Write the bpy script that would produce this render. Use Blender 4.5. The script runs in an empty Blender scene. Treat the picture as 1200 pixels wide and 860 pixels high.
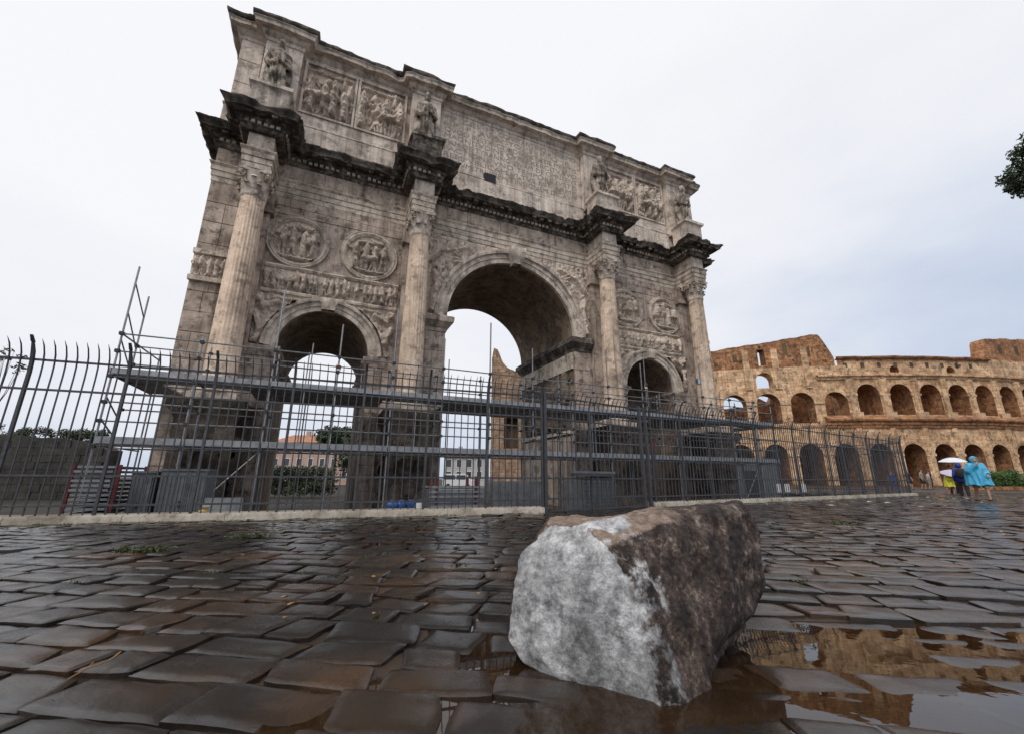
import bpy, bmesh, math, random
import numpy as np
from mathutils import Vector, Matrix
PI = math.pi
R = math.radians
sc = bpy.context.scene
COL = sc.collection
# ------------------------------------------------------------------ camera
F_PX, PITCH, YAW, ROLL = 489.1, R(14.955), R(23.765), R(.266)
CX, CY, CZ = -7.825, -17.58, .8
ZB = -.727                                  # level of the arch's yard below the street
F2 = np.array([math.sin(YAW), math.cos(YAW)])      # heading on the ground
R2 = np.array([math.cos(YAW), -math.sin(YAW)])
def W(a, b, z=0.0):
    """street frame: a metres to the right, b metres ahead of where the photographer stands"""
    return (CX + a*R2[0] + b*F2[0], CY + a*R2[1] + b*F2[1], z)
fwd = Vector((F2[0]*math.cos(PITCH), F2[1]*math.cos(PITCH), math.sin(PITCH)))
up0 = Vector((-F2[0]*math.sin(PITCH), -F2[1]*math.sin(PITCH), math.cos(PITCH)))
rt0 = Vector((R2[0], R2[1], 0))
rt = rt0*math.cos(ROLL) + up0*math.sin(ROLL)
up = -rt0*math.sin(ROLL) + up0*math.cos(ROLL)
cam = bpy.data.cameras.new('camera'); camo = bpy.data.objects.new('camera', cam); COL.objects.link(camo)
cam.sensor_width = 36; cam.lens = F_PX/1200*36; cam.clip_start = .05; cam.clip_end = 4000
camo.matrix_world = Matrix(((rt.x, up.x, -fwd.x, CX), (rt.y, up.y, -fwd.y, CY), (rt.z, up.z, -fwd.z, CZ), (0, 0, 0, 1)))
sc.camera = camo
sc.view_settings.view_transform = 'Standard'; sc.view_settings.look = 'None'
sc.view_settings.exposure = .06; sc.view_settings.gamma = 1
# ------------------------------------------------------------------ sky: overcast, bluish towards the horizon
SUN_EL, SUN_ROT = R(50), R(232)
world = bpy.data.worlds.new('World'); sc.world = world; world.use_nodes = True
nt = world.node_tree; nt.nodes.clear()
def nd(t, k, **kw):
    n = t.nodes.new(k)
    for a, v in kw.items():
        if a in n.inputs: n.inputs[a].default_value = v
        else: setattr(n, a, v)
    return n
sky = nd(nt, 'ShaderNodeTexSky'); sky.sky_type = 'NISHITA'; sky.sun_disc = False
sky.sun_elevation = SUN_EL; sky.sun_rotation = SUN_ROT; sky.air_density = 1; sky.dust_density = 2
tc = nd(nt, 'ShaderNodeTexCoord')
sep = nd(nt, 'ShaderNodeSeparateXYZ'); nt.links.new(tc.outputs['Generated'], sep.inputs[0])
wn = nd(nt, 'ShaderNodeTexNoise'); wn.inputs['Scale'].default_value = 1.6; wn.inputs['Detail'].default_value = 5; wn.inputs['Roughness'].default_value = .5
wm = nd(nt, 'ShaderNodeMapping'); wm.inputs['Scale'].default_value = (1, 1, 2.6); wm.inputs['Rotation'].default_value = (0, R(14), R(25))
nt.links.new(tc.outputs['Generated'], wm.inputs[0]); nt.links.new(wm.outputs[0], wn.inputs['Vector'])
ma = nd(nt, 'ShaderNodeMath', operation='MULTIPLY_ADD'); nt.links.new(wn.outputs[0], ma.inputs[0]); ma.inputs[1].default_value = .85
# thicker, bluer cloud towards the right, as the photograph shows
vd = nd(nt, 'ShaderNodeVectorMath', operation='DOT_PRODUCT'); nt.links.new(tc.outputs['Generated'], vd.inputs[0]); vd.inputs[1].default_value = (-.20*R2[0], -.20*R2[1], 1.0)
mz = nd(nt, 'ShaderNodeMath', operation='SUBTRACT'); nt.links.new(vd.outputs['Value'], mz.inputs[0]); mz.inputs[1].default_value = .33
nt.links.new(mz.outputs[0], ma.inputs[2])
cr = nd(nt, 'ShaderNodeValToRGB'); nt.links.new(ma.outputs[0], cr.inputs[0])
e = cr.color_ramp.elements
e[0].position = .06; e[0].color = (.52, .60, .76, 1)
e[1].position = .72; e[1].color = (.965, .965, .99, 1)
k = e.new(.27); k.color = (.72, .77, .87, 1)
k = e.new(.44); k.color = (.87, .885, .935, 1)
vm = nd(nt, 'ShaderNodeVectorMath', operation='SCALE'); vm.inputs['Scale'].default_value = 9.9; nt.links.new(cr.outputs[0], vm.inputs[0])
mx = nd(nt, 'ShaderNodeMix', data_type='RGBA'); mx.inputs[0].default_value = .93
nt.links.new(sky.outputs[0], mx.inputs[6]); nt.links.new(vm.outputs[0], mx.inputs[7])
bg = nd(nt, 'ShaderNodeBackground', Strength=.1); nt.links.new(mx.outputs[2], bg.inputs[0])
wo = nd(nt, 'ShaderNodeOutputWorld'); nt.links.new(bg.outputs[0], wo.inputs[0])
sl = bpy.data.lights.new('sun', 'SUN'); sl.energy = 1.45; sl.angle = R(24); sl.color = (1, .96, .9)
so = bpy.data.objects.new('sun', sl); COL.objects.link(so); so.location = (0, 0, 60)
# sun_rotation is measured from +Y towards +X in the sky texture
sd = Vector((math.sin(SUN_ROT)*math.cos(SUN_EL), math.cos(SUN_ROT)*math.cos(SUN_EL), math.sin(SUN_EL)))
so.rotation_euler = sd.to_track_quat('Z', 'Y').to_euler()

# ------------------------------------------------------------------ materials
def newmat(name):
    m = bpy.data.materials.new(name); m.use_nodes = True
    t = m.node_tree; p = t.nodes['Principled BSDF']
    return m, t, p
def noise(t, vec, scale, detail=6, rough=.6, dist=0):
    n = nd(t, 'ShaderNodeTexNoise'); n.inputs['Scale'].default_value = scale; n.inputs['Detail'].default_value = detail
    n.inputs['Roughness'].default_value = rough; n.inputs['Distortion'].default_value = dist
    t.links.new(vec, n.inputs['Vector']); return n.outputs[0]
def ramp(t, val, stops):
    r = nd(t, 'ShaderNodeValToRGB'); t.links.new(val, r.inputs[0]); el = r.color_ramp.elements
    while len(el) > 1: el.remove(el[0])
    for i, (p, c) in enumerate(stops):
        x = el[0] if i == 0 else el.new(p)
        x.position = p; x.color = (*c, 1) if len(c) == 3 else c
    return r.outputs[0]
def mixc(t, fac, a, b, mode='MIX'):
    m = nd(t, 'ShaderNodeMix', data_type='RGBA', blend_type=mode)
    for s, v in ((0, fac), (6, a), (7, b)):
        if isinstance(v, (int, float)): m.inputs[s].default_value = v
        elif isinstance(v, tuple): m.inputs[s].default_value = (*v, 1)
        else: t.links.new(v, m.inputs[s])
    return m.outputs[2]
def g(v): return (v, v, v)
def bump(t, p, val, strength, dist):
    b = nd(t, 'ShaderNodeBump', Strength=strength, Distance=dist)
    t.links.new(val, b.inputs['Height']); t.links.new(b.outputs[0], p.inputs['Normal'])
def stone(name, light, mid, dark, scale=1.0, streak=.5, rough=.85, bmp=.5, bdist=.02, vary=.18, spots=0., spotcol=(.03, .028, .025), spotscale=1., cut=.6, spec=.3, brick=None):
    """weathered stone in world space: three tones by noise, rain streaks running down, lichen spots"""
    m, t, p = newmat(name)
    pos = nd(t, 'ShaderNodeNewGeometry').outputs['Position']
    n1 = noise(t, pos, .9*scale, 8, .65, .4)
    c = ramp(t, n1, [(.28, dark), (.48, mid), (.66, light)])
    n2 = noise(t, pos, 9*scale, 6, .7)
    c = mixc(t, .55, c, ramp(t, n2, [(.3, g(.55)), (.7, g(1.25))]), 'MULTIPLY')
    if streak:
        mp = nd(t, 'ShaderNodeMapping'); mp.inputs['Scale'].default_value = (3.2, 3.2, .16); t.links.new(pos, mp.inputs[0])
        n3 = noise(t, mp.outputs[0], 1.0, 7, .65)
        c = mixc(t, streak, c, ramp(t, n3, [(.34, g(.38)), (.5, g(.95)), (.7, g(1.2))]), 'MULTIPLY')
    if brick:
        vd = nd(t, 'ShaderNodeVectorMath', operation='DOT_PRODUCT'); t.links.new(pos, vd.inputs[0]); vd.inputs[1].default_value = (R2[0], R2[1], 0)
        sx = nd(t, 'ShaderNodeSeparateXYZ'); t.links.new(pos, sx.inputs[0]); cx_ = nd(t, 'ShaderNodeCombineXYZ'); t.links.new(vd.outputs['Value'], cx_.inputs[0]); t.links.new(sx.outputs[2], cx_.inputs[1])
        bt = nd(t, 'ShaderNodeTexBrick'); t.links.new(cx_.outputs[0], bt.inputs['Vector'])
        for k_, v_ in (('Scale', 1.0), ('Mortar Size', .03), ('Mortar Smooth', .4), ('Bias', 0.), ('Brick Width', brick[0]), ('Row Height', brick[1])): bt.inputs[k_].default_value = v_
        bt.inputs['Color1'].default_value = (1.22, 1.2, 1.18, 1); bt.inputs['Color2'].default_value = (.74, .72, .70, 1); bt.inputs['Mortar'].default_value = (.45, .42, .40, 1)
        c = mixc(t, .75, c, bt.outputs['Color'], 'MULTIPLY')
    if vary:
        oi = nd(t, 'ShaderNodeObjectInfo').outputs['Random']
        c = mixc(t, vary, c, ramp(t, oi, [(0, (.5, .46, .42)), (.5, g(1)), (1, (1.35, 1.28, 1.2))]), 'MULTIPLY')
    if spots:
        n4 = noise(t, pos, 2.2*spotscale, 9, .72, .3)
        f = ramp(t, n4, [(cut-.07, g(0)), (cut+.03, g(spots))])
        c = mixc(t, f, c, spotcol)
    t.links.new(c, p.inputs['Base Color'])
    p.inputs['Roughness'].default_value = rough; p.inputs['Specular IOR Level'].default_value = spec
    n5 = noise(t, pos, 16*scale, 8, .7)
    bump(t, p, n5, bmp, bdist)
    return m
def plain(name, col, rough=.5, metal=0, var=.25, scale=8, spec=.5, bmp=0, rust=0):
    m, t, p = newmat(name)
    pos = nd(t, 'ShaderNodeNewGeometry').outputs['Position']
    n = noise(t, pos, scale, 6, .65)
    c = mixc(t, 1., col, ramp(t, n, [(.25, g(1-var)), (.75, g(1+var))]), 'MULTIPLY')
    if rust:
        nr = noise(t, pos, 6.5, 9, .78)
        c = mixc(t, ramp(t, nr, [(.56, g(0)), (.68, g(rust))]), c, (.11, .05, .025))
    t.links.new(c, p.inputs['Base Color']); p.inputs['Roughness'].default_value = rough; p.inputs['Metallic'].default_value = metal
    p.inputs['Specular IOR Level'].default_value = spec
    if bmp: bump(t, p, n, bmp, .01)
    return m
M = {}
M['marble'] = stone('weathered_marble', (.63, .525, .44), (.44, .355, .295), (.20, .16, .13), 1.0, .85, spots=.75, spotcol=(.06, .05, .042), cut=.58)
M['pale'] = stone('pale_marble', (.78, .68, .58), (.60, .515, .43), (.28, .23, .19), 1.3, .7, spots=.65, spotcol=(.09, .075, .063), cut=.58)
M['relief'] = stone('carved_marble', (.80, .69, .585), (.60, .505, .42), (.26, .21, .17), 1.8, .5, spots=.65, spotcol=(.08, .066, .055), spotscale=1.6, cut=.60, bmp=.8)
M['statue'] = stone('statue_marble', (.60, .525, .44), (.40, .34, .28), (.12, .10, .083), 2.2, .85, spots=.85, spotcol=(.045, .038, .032), spotscale=1.3, cut=.53, bmp=.8)
M['corn'] = stone('sooty_cornice_marble', (.40, .345, .285), (.20, .17, .14), (.045, .04, .034), 2.6, .4, spots=.85, spotcol=(.03, .026, .022), spotscale=1.4, cut=.50, bmp=.8, bdist=.04)
M['crust'] = stone('black_crust_marble', (.30, .26, .22), (.085, .073, .062), (.02, .017, .014), 2.4, .3, bmp=1., bdist=.05, spots=.7, spotcol=(.30, .26, .22), spotscale=1.5, cut=.66)
M['giallo'] = stone('yellow_column_marble', (.84, .67, .52), (.66, .51, .39), (.27, .21, .17), .9, .85, spots=.6, spotcol=(.10, .085, .07), cut=.59)
M['attic'] = stone('attic_marble', (.84, .735, .635), (.65, .56, .48), (.33, .275, .23), .9, .8, spots=.6, spotcol=(.10, .085, .07), cut=.59)
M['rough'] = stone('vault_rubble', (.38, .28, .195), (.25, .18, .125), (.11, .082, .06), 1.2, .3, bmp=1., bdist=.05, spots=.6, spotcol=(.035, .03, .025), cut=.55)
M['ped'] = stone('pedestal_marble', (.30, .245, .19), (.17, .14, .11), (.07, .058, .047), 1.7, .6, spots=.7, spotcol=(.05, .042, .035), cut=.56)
M['letter'] = stone('letter_groove_shade', (.34, .29, .245), (.29, .25, .21), (.22, .185, .155), 2, 0, vary=0)  # dark tone stands for shade in cut grooves; the letters lie on the slab
M['trav'] = stone('amphitheatre_travertine', (.95, .68, .435), (.74, .485, .29), (.41, .245, .135), .5, .5, spots=.65, spotcol=(.09, .065, .045), spotscale=.5, cut=.57, bmp=.8, bdist=.15, brick=(1.5, .66))
M['travp'] = stone('amphitheatre_pale_travertine', (.86, .64, .43), (.68, .46, .28), (.40, .25, .14), .3, .5, spots=.4, spotcol=(.12, .09, .06), spotscale=.5, cut=.6, brick=(1.5, .66))
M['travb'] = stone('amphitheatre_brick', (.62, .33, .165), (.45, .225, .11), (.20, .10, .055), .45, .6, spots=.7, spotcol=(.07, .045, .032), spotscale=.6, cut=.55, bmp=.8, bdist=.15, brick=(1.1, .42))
M['travd'] = stone('amphitheatre_inside_shade', (.17, .115, .07), (.11, .075, .048), (.05, .036, .026), .4, .3)  # dark tone stands for shade in windows, sockets and doorway; also gallery floor
M['ruin'] = stone('ruin_brick', (.56, .39, .26), (.40, .265, .175), (.18, .12, .08), .6, .6, spots=.6, spotcol=(.09, .06, .042), cut=.57, brick=(.9, .4))
M['kerb'] = stone('kerb_travertine', (.50, .455, .39), (.40, .355, .295), (.23, .195, .155), 2, .2, spots=.5, spotcol=(.09, .075, .055), spotscale=2, cut=.58)
M['steel'] = plain('galvanised_steel', (.26, .265, .275), .45, .75, .35, 5, rust=.7)
M['deck'] = plain('scaffold_deck_steel', (.27, .278, .29), .5, .6, .4, 4, rust=.45)
M['iron'] = plain('painted_iron_fence', (.062, .065, .072), .5, .3, .45, 14, rust=.6)
M['cab'] = plain('grey_painted_sheet', (.12, .125, .135), .5, .2, .4, 4, rust=.5)
M['darkmetal'] = plain('dark_metal', (.035, .036, .04), .5, .3, .3, 6)
M['red'] = plain('red_paint', (.10, .012, .013), .5, 0, .3, 6)
M['white'] = plain('white_plastic', (.72, .72, .74), .5, 0, .08, 6)
M['lamp'] = plain('lamp_glass', (.42, .52, .58), .15, 0, .1, 6)
M['bluebag'] = plain('blue_plastic', (.025, .085, .26), .35, 0, .4, 20, bmp=.5)
M['yellow'] = plain('yellow_plastic', (.40, .27, .04), .45, 0, .2, 9)
M['earth'] = stone('yard_earth', (.045, .038, .03), (.032, .027, .021), (.018, .015, .012), 1, 0, rough=.9)
M['skin'] = plain('skin', (.42, .24, .16), .55, 0, .08, 12)
M['hair'] = plain('dark_hair', (.025, .018, .014), .6, 0, .2, 30)
M['black'] = plain('black_cloth', (.014, .014, .017), .8, 0, .3, 20)
M['navy'] = plain('navy_jacket', (.012, .035, .26), .55, 0, .3, 12)
M['cyan'] = plain('pale_blue_poncho', (.06, .37, .60), .25, 0, .25, 9, bmp=.6)
M['ypon'] = plain('yellow_poncho', (.62, .56, .03), .35, 0, .2, 9)
M['umbw'] = plain('white_umbrella', (.70, .74, .77), .5, 0, .08, 6)
M['umbl'] = plain('lilac_umbrella', (.50, .45, .58), .5, 0, .1, 6)
M['umbg'] = plain('pale_green_umbrella', (.50, .56, .47), .5, 0, .1, 6)
M['grn'] = plain('grey_green_cloth', (.20, .23, .19), .8, 0, .2, 9)
M['pinkc'] = plain('pale_pink_cloth', (.52, .42, .45), .8, 0, .15, 9)
M['shoe'] = plain('shoe', (.06, .05, .05), .6, 0, .2, 9)
M['bark'] = plain('bark', (.09, .065, .045), .9, 0, .4, 7, bmp=.8)
M['roof'] = plain('orange_roof_tiles', (.36, .17, .10), .85, 0, .35, 1.2)
M['peach'] = plain('peach_plaster', (.44, .31, .25), .85, 0, .15, .6)
M['cream'] = plain('pale_plaster', (.44, .43, .41), .85, 0, .15, .6)
M['pane'] = plain('window_glass', (.05, .055, .065), .15, 0, .2, 3)
M['pigeon'] = plain('pigeon_feathers', (.07, .07, .08), .7, 0, .3, 30)
M['darkwall'] = stone('old_dark_wall', (.075, .07, .062), (.045, .042, .037), (.02, .019, .017), .8, .4, bmp=1, bdist=.05)
def leafmat(name, c1, c2):
    m, t, p = newmat(name)
    pos = nd(t, 'ShaderNodeNewGeometry').outputs['Position']
    c = ramp(t, noise(t, pos, 1.3, 6, .7), [(.3, c1), (.7, c2)])
    c = mixc(t, .85, c, ramp(t, noise(t, pos, 11, 4, .7), [(.32, g(.45)), (.52, g(1)), (.68, (1.9, 1.75, 1.3))]), 'MULTIPLY')
    t.links.new(c, p.inputs['Base Color']); p.inputs['Roughness'].default_value = .55
    return m
M['leaf'] = leafmat('dark_leaves', (.018, .035, .012), (.05, .085, .03))
M['hedge'] = leafmat('hedge_leaves', (.035, .075, .015), (.10, .18, .04))
M['dull'] = leafmat('dull_leaves', (.03, .045, .022), (.085, .10, .055))
M['moss'] = leafmat('moss_leaves', (.03, .045, .012), (.075, .09, .03))
M['fallen'] = leafmat('fallen_leaves', (.30, .13, .035), (.42, .24, .08))
def wetstone(name):
    m, t, p = newmat(name)
    pos = nd(t, 'ShaderNodeNewGeometry').outputs['Position']
    n1 = noise(t, pos, 1.1, 6, .6)
    c = ramp(t, n1, [(.32, (.014, .0135, .0135)), (.5, (.022, .017, .014)), (.66, (.055, .031, .017))])
    n2 = noise(t, pos, 45, 8, .75)
    c = mixc(t, .7, c, ramp(t, n2, [(.3, g(.55)), (.6, g(1.05)), (.75, g(1.9))]), 'MULTIPLY')
    oi = nd(t, 'ShaderNodeObjectInfo').outputs['Random']
    c = mixc(t, .6, c, ramp(t, oi, [(0, (.6, .6, .62)), (.5, g(1)), (1, (1.5, 1.35, 1.2))]), 'MULTIPLY')
    t.links.new(c, p.inputs['Base Color'])
    n3 = noise(t, pos, 2.3, 5, .65)
    rf_ = nd(t, 'ShaderNodeMath', operation='MULTIPLY_ADD'); t.links.new(noise(t, pos, 55, 6, .8), rf_.inputs[0]); rf_.inputs[1].default_value = .55; t.links.new(n3, rf_.inputs[2])
    t.links.new(ramp(t, rf_.outputs[0], [(.64, g(.05)), (.94, g(.34))]), p.inputs['Roughness'])
    p.inputs['Specular IOR Level'].default_value = .6
    nb = nd(t, 'ShaderNodeMath', operation='MULTIPLY_ADD'); t.links.new(noise(t, pos, 60, 8, .75), nb.inputs[0]); nb.inputs[1].default_value = .55
    t.links.new(noise(t, pos, 17, 7, .7), nb.inputs[2])
    bump(t, p, nb.outputs[0], .30, .007)
    return m
M['basalt'] = wetstone('wet_basalt')
M['joint'] = stone('wet_joint_earth', (.060, .036, .021), (.036, .023, .014), (.014, .010, .008), 2.0, 0, rough=.45, vary=0, spec=.5)
def watermat():
    m, t, p = newmat('puddle_water'); t.nodes.remove(p)
    out = t.nodes['Material Output']
    pos = nd(t, 'ShaderNodeNewGeometry').outputs['Position']
    bmpn = nd(t, 'ShaderNodeBump', Strength=.05, Distance=.01); t.links.new(noise(t, pos, 6, 3, .5), bmpn.inputs['Height'])
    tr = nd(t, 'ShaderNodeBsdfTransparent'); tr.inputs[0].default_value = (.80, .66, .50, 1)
    gl = nd(t, 'ShaderNodeBsdfGlossy', Roughness=.015); gl.inputs[0].default_value = (1, 1, 1, 1)
    fr = nd(t, 'ShaderNodeFresnel', IOR=1.36)
    t.links.new(bmpn.outputs[0], gl.inputs['Normal']); t.links.new(bmpn.outputs[0], fr.inputs['Normal'])
    mxs = nd(t, 'ShaderNodeMixShader'); t.links.new(fr.outputs[0], mxs.inputs[0])
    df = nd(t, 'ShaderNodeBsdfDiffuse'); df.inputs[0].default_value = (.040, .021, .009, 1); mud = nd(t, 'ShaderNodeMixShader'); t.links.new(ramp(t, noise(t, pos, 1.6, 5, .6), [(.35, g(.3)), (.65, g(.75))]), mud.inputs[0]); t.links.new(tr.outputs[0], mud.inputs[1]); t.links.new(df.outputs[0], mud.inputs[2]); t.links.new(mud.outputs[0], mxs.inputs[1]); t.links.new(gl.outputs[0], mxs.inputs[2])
    t.links.new(mxs.outputs[0], out.inputs[0])
    return m
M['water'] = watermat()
def rockmat():
    """broken grey marble where the vertex mask 'fresh' is high, brown weathered skin elsewhere"""
    m, t, p = newmat('broken_marble_block')
    pos = nd(t, 'ShaderNodeNewGeometry').outputs['Position']
    at = nd(t, 'ShaderNodeAttribute'); at.attribute_name = 'fresh'
    nb = noise(t, pos, 9, 8, .7)
    ad = nd(t, 'ShaderNodeMath', operation='MULTIPLY_ADD'); t.links.new(nb, ad.inputs[0]); ad.inputs[1].default_value = .85; t.links.new(at.outputs['Fac'], ad.inputs[2])
    f = ramp(t, ad.outputs[0], [(.62, g(0)), (.72, g(1))])
    nf = noise(t, pos, 13, 10, .8)
    nl = noise(t, pos, 2.2, 4, .6)
    fresh = ramp(t, nf, [(.34, (.13, .13, .134)), (.46, (.33, .33, .336)), (.60, (.66, .66, .67))])
    fresh = mixc(t, .75, fresh, ramp(t, nl, [(.36, g(.42)), (.60, g(1.3))]), 'MULTIPLY')
    fresh = mixc(t, .8, fresh, ramp(t, noise(t, pos, 34, 8, .8), [(.34, g(.62)), (.6, g(1.12))]), 'MULTIPLY')
    nw = noise(t, pos, 8.5, 12, .82)
    weath = ramp(t, nw, [(.38, (.011, .008, .007)), (.49, (.040, .027, .021)), (.56, (.11, .078, .06)), (.64, (.38, .315, .265))])
    weath = mixc(t, .8, weath, ramp(t, noise(t, pos, 42, 8, .8), [(.35, g(.5)), (.65, g(1.45))]), 'MULTIPLY')
    ap = nd(t, 'ShaderNodeAttribute'); ap.attribute_name = 'pale'
    a2 = nd(t, 'ShaderNodeMath', operation='MULTIPLY_ADD'); t.links.new(noise(t, pos, 12, 8, .75), a2.inputs[0]); a2.inputs[1].default_value = .8; t.links.new(ap.outputs['Fac'], a2.inputs[2])
    weath = mixc(t, ramp(t, a2.outputs[0], [(.72, g(0)), (.92, g(.9))]), weath, ramp(t, noise(t, pos, 26, 10, .8), [(.35, (.12, .085, .062)), (.5, (.27, .195, .145)), (.65, (.42, .34, .28))]))
    t.links.new(mixc(t, f, weath, fresh), p.inputs['Base Color'])
    t.links.new(ramp(t, nw, [(.3, g(.7)), (.7, g(.5))]), p.inputs['Roughness']); p.inputs['Specular IOR Level'].default_value = .3
    hb = nd(t, 'ShaderNodeMath', operation='MULTIPLY_ADD'); t.links.new(noise(t, pos, 90, 8, .75), hb.inputs[0]); hb.inputs[1].default_value = .5
    t.links.new(noise(t, pos, 22, 8, .7), hb.inputs[2])
    vo = nd(t, 'ShaderNodeTexVoronoi', Scale=34.0); t.links.new(pos, vo.inputs['Vector'])
    h2 = nd(t, 'ShaderNodeMath', operation='MULTIPLY_ADD'); t.links.new(vo.outputs['Distance'], h2.inputs[0]); h2.inputs[1].default_value = .45; t.links.new(hb.outputs[0], h2.inputs[2])
    bump(t, p, h2.outputs[0], 1., .016)
    return m
M['rock'] = rockmat()
# ------------------------------------------------------------------ helpers
def _hash(ix, iy, iz, seed):
    h = (ix.astype(np.int64)*374761393 + iy.astype(np.int64)*668265263 + iz.astype(np.int64)*2147483647 + seed*974711) & 0x7fffffff
    h = ((h ^ (h >> 13))*1274126177) & 0x7fffffff
    return ((h ^ (h >> 16)) & 0xffffff)/float(0xffffff)
def vnoise(p, scale=1.0, seed=0):
    q = np.asarray(p, float)*scale; i = np.floor(q).astype(np.int64); f = q-i; f = f*f*(3-2*f)
    r = 0
    for dx in (0, 1):
        for dy in (0, 1):
            for dz in (0, 1):
                w = (f[..., 0] if dx else 1-f[..., 0])*(f[..., 1] if dy else 1-f[..., 1])*(f[..., 2] if dz else 1-f[..., 2])
                r = r + w*_hash(i[..., 0]+dx, i[..., 1]+dy, i[..., 2]+dz, seed)
    return r*2-1
def fbm(p, scale=1.0, seed=0, oct=4, gain=.5):
    a, r, s = 1.0, 0, 0
    for o in range(oct):
        r = r + a*vnoise(p, scale*2**o, seed+o*17); s += a; a *= gain
    return r/s
def sstep(x, a, b): t = np.clip((x-a)/(b-a), 0, 1); return t*t*(3-2*t)
def p3(x, y, z=0.0): return np.stack(np.broadcast_arrays(np.asarray(x, float), np.asarray(y, float), np.asarray(z, float)), -1)

class MB:
    """collects faces for one mesh"""
    def __init__(s): s.v = []; s.f = []
    def add(s, vs, fs):
        o = len(s.v); s.v.extend([tuple(map(float, q)) for q in vs]); s.f.extend([tuple(int(i)+o for i in f) for f in fs]); return s
    def quad(s, a, b, c, d): return s.add([a, b, c, d], [(0, 1, 2, 3)])
    def box(s, x0, x1, y0, y1, z0, z1):
        return s.add([(x0, y0, z0), (x1, y0, z0), (x1, y1, z0), (x0, y1, z0), (x0, y0, z1), (x1, y0, z1), (x1, y1, z1), (x0, y1, z1)],
                     [(0, 3, 2, 1), (4, 5, 6, 7), (0, 1, 5, 4), (1, 2, 6, 5), (2, 3, 7, 6), (3, 0, 4, 7)])
    def tube(s, a, b, r, n=6, r2=None, cap=True):
        a = Vector(a); b = Vector(b); d = (b-a).normalized(); u = d.orthogonal().normalized(); w = d.cross(u); r2 = r if r2 is None else r2
        vs = [a+(u*math.cos(2*PI*i/n)+w*math.sin(2*PI*i/n))*r for i in range(n)]+[b+(u*math.cos(2*PI*i/n)+w*math.sin(2*PI*i/n))*r2 for i in range(n)]
        fs = [(i, (i+1) % n, n+(i+1) % n, n+i) for i in range(n)]
        if cap: fs += [tuple(range(n-1, -1, -1)), tuple(range(n, 2*n))]
        return s.add(vs, fs)
    def pipe(s, pts, r, n=6):
        for a, b in zip(pts[:-1], pts[1:]): s.tube(a, b, r, n)
        return s
    def bar(s, a, b, w, h):
        """rectangular bar between two points, w across, h in height"""
        a = Vector(a); b = Vector(b); d = (b-a).normalized(); side = d.cross(Vector((0, 0, 1)))
        if side.length < 1e-4: side = Vector((1, 0, 0))
        side.normalize(); u = side.cross(d)
        vs = [q+side*sx*w/2+u*sz*h/2 for q in (a, b) for sx, sz in ((-1, -1), (1, -1), (1, 1), (-1, 1))]
        return s.add(vs, [(0, 1, 2, 3), (7, 6, 5, 4), (0, 4, 5, 1), (1, 5, 6, 2), (2, 6, 7, 3), (3, 7, 4, 0)])
    def grid(s, P, flip=False):
        """P[i][j] array of points"""
        P = np.asarray(P); n, m = P.shape[:2]
        i, j = np.meshgrid(np.arange(n-1), np.arange(m-1), indexing='ij')
        q = np.stack([i*m+j, i*m+j+1, (i+1)*m+j+1, (i+1)*m+j], -1).reshape(-1, 4)
        if flip: q = q[:, ::-1]
        return s.add(P.reshape(-1, 3), q)
    def lathe(s, prof, c=(0, 0), n=24, rfun=None):
        zs = np.array([q[1] for q in prof]); rs = np.array([q[0] for q in prof])
        th = np.linspace(0, 2*PI, n, endpoint=False)
        rr = rs[:, None]*np.ones(n)[None]
        if rfun: rr = rfun(rr, th[None], zs[:, None])
        P = np.stack([c[0]+rr*np.cos(th), c[1]+rr*np.sin(th), zs[:, None]+0*rr], -1)
        P = np.concatenate([P, P[:, :1]], 1)
        return s.grid(P, flip=True)
    def sweep(s, path, prof, closed=False, step=None, noise=0., nscale=3., seed=0, capends=True):
        """profile (offset outwards, z) carried along a plan path with mitred corners; outwards is to the right of travel"""
        pts = [np.array(q, float) for q in path]
        n = len(pts); mit = []
        for i in range(n):
            a = pts[i]-pts[i-1] if (i > 0 or closed) else None
            b = pts[(i+1) % n]-pts[i] if (i < n-1 or closed) else None
            if a is None: a = b
            if b is None: b = a
            a = a/np.hypot(*a); b = b/np.hypot(*b); na = np.array([a[1], -a[0]]); nb = np.array([b[1], -b[0]])
            mit.append((na+nb)/max(.2, 1+na@nb))
        Q, Mi = [], []
        for i in range(n if closed else n-1):
            L = np.hypot(*(pts[(i+1) % n]-pts[i])); k = max(1, int(round(L/step))) if step else 1
            for j in range(k):
                t = j/k; Q.append(pts[i]*(1-t)+pts[(i+1) % n]*t); Mi.append(mit[i]*(1-t)+mit[(i+1) % n]*t)
        Q.append(pts[0] if closed else pts[-1]); Mi.append(mit[0] if closed else mit[-1])
        Q = np.array(Q); Mi = np.array(Mi); pr = np.array(prof)
        P = np.zeros((len(Q), len(pr), 3))
        P[..., :2] = Q[:, None]+Mi[:, None]*pr[None, :, :1]; P[..., 2] = pr[None, :, 1]
        if noise:
            w = np.clip(pr[:, 0]/max(.05, pr[:, 0].max()), 0, 1)[None, :]
            nn = fbm(P, nscale, seed, 3); n2 = fbm(P, nscale*.45, seed+5, 2)
            er = np.maximum(0, n2-.12)*2.2
            P[..., :2] -= Mi[:, None]*(w*(noise*nn+noise*1.6*er))[..., None]
            P[..., 2] -= w*(noise*.5*nn+noise*1.0*er)
        s.grid(P, flip=False)
        if capends and not closed:
            for e in (0, -1):
                vs = P[e]; s.add(vs, [tuple(range(len(vs))) if e == 0 else tuple(range(len(vs)-1, -1, -1))])
        return s
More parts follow.
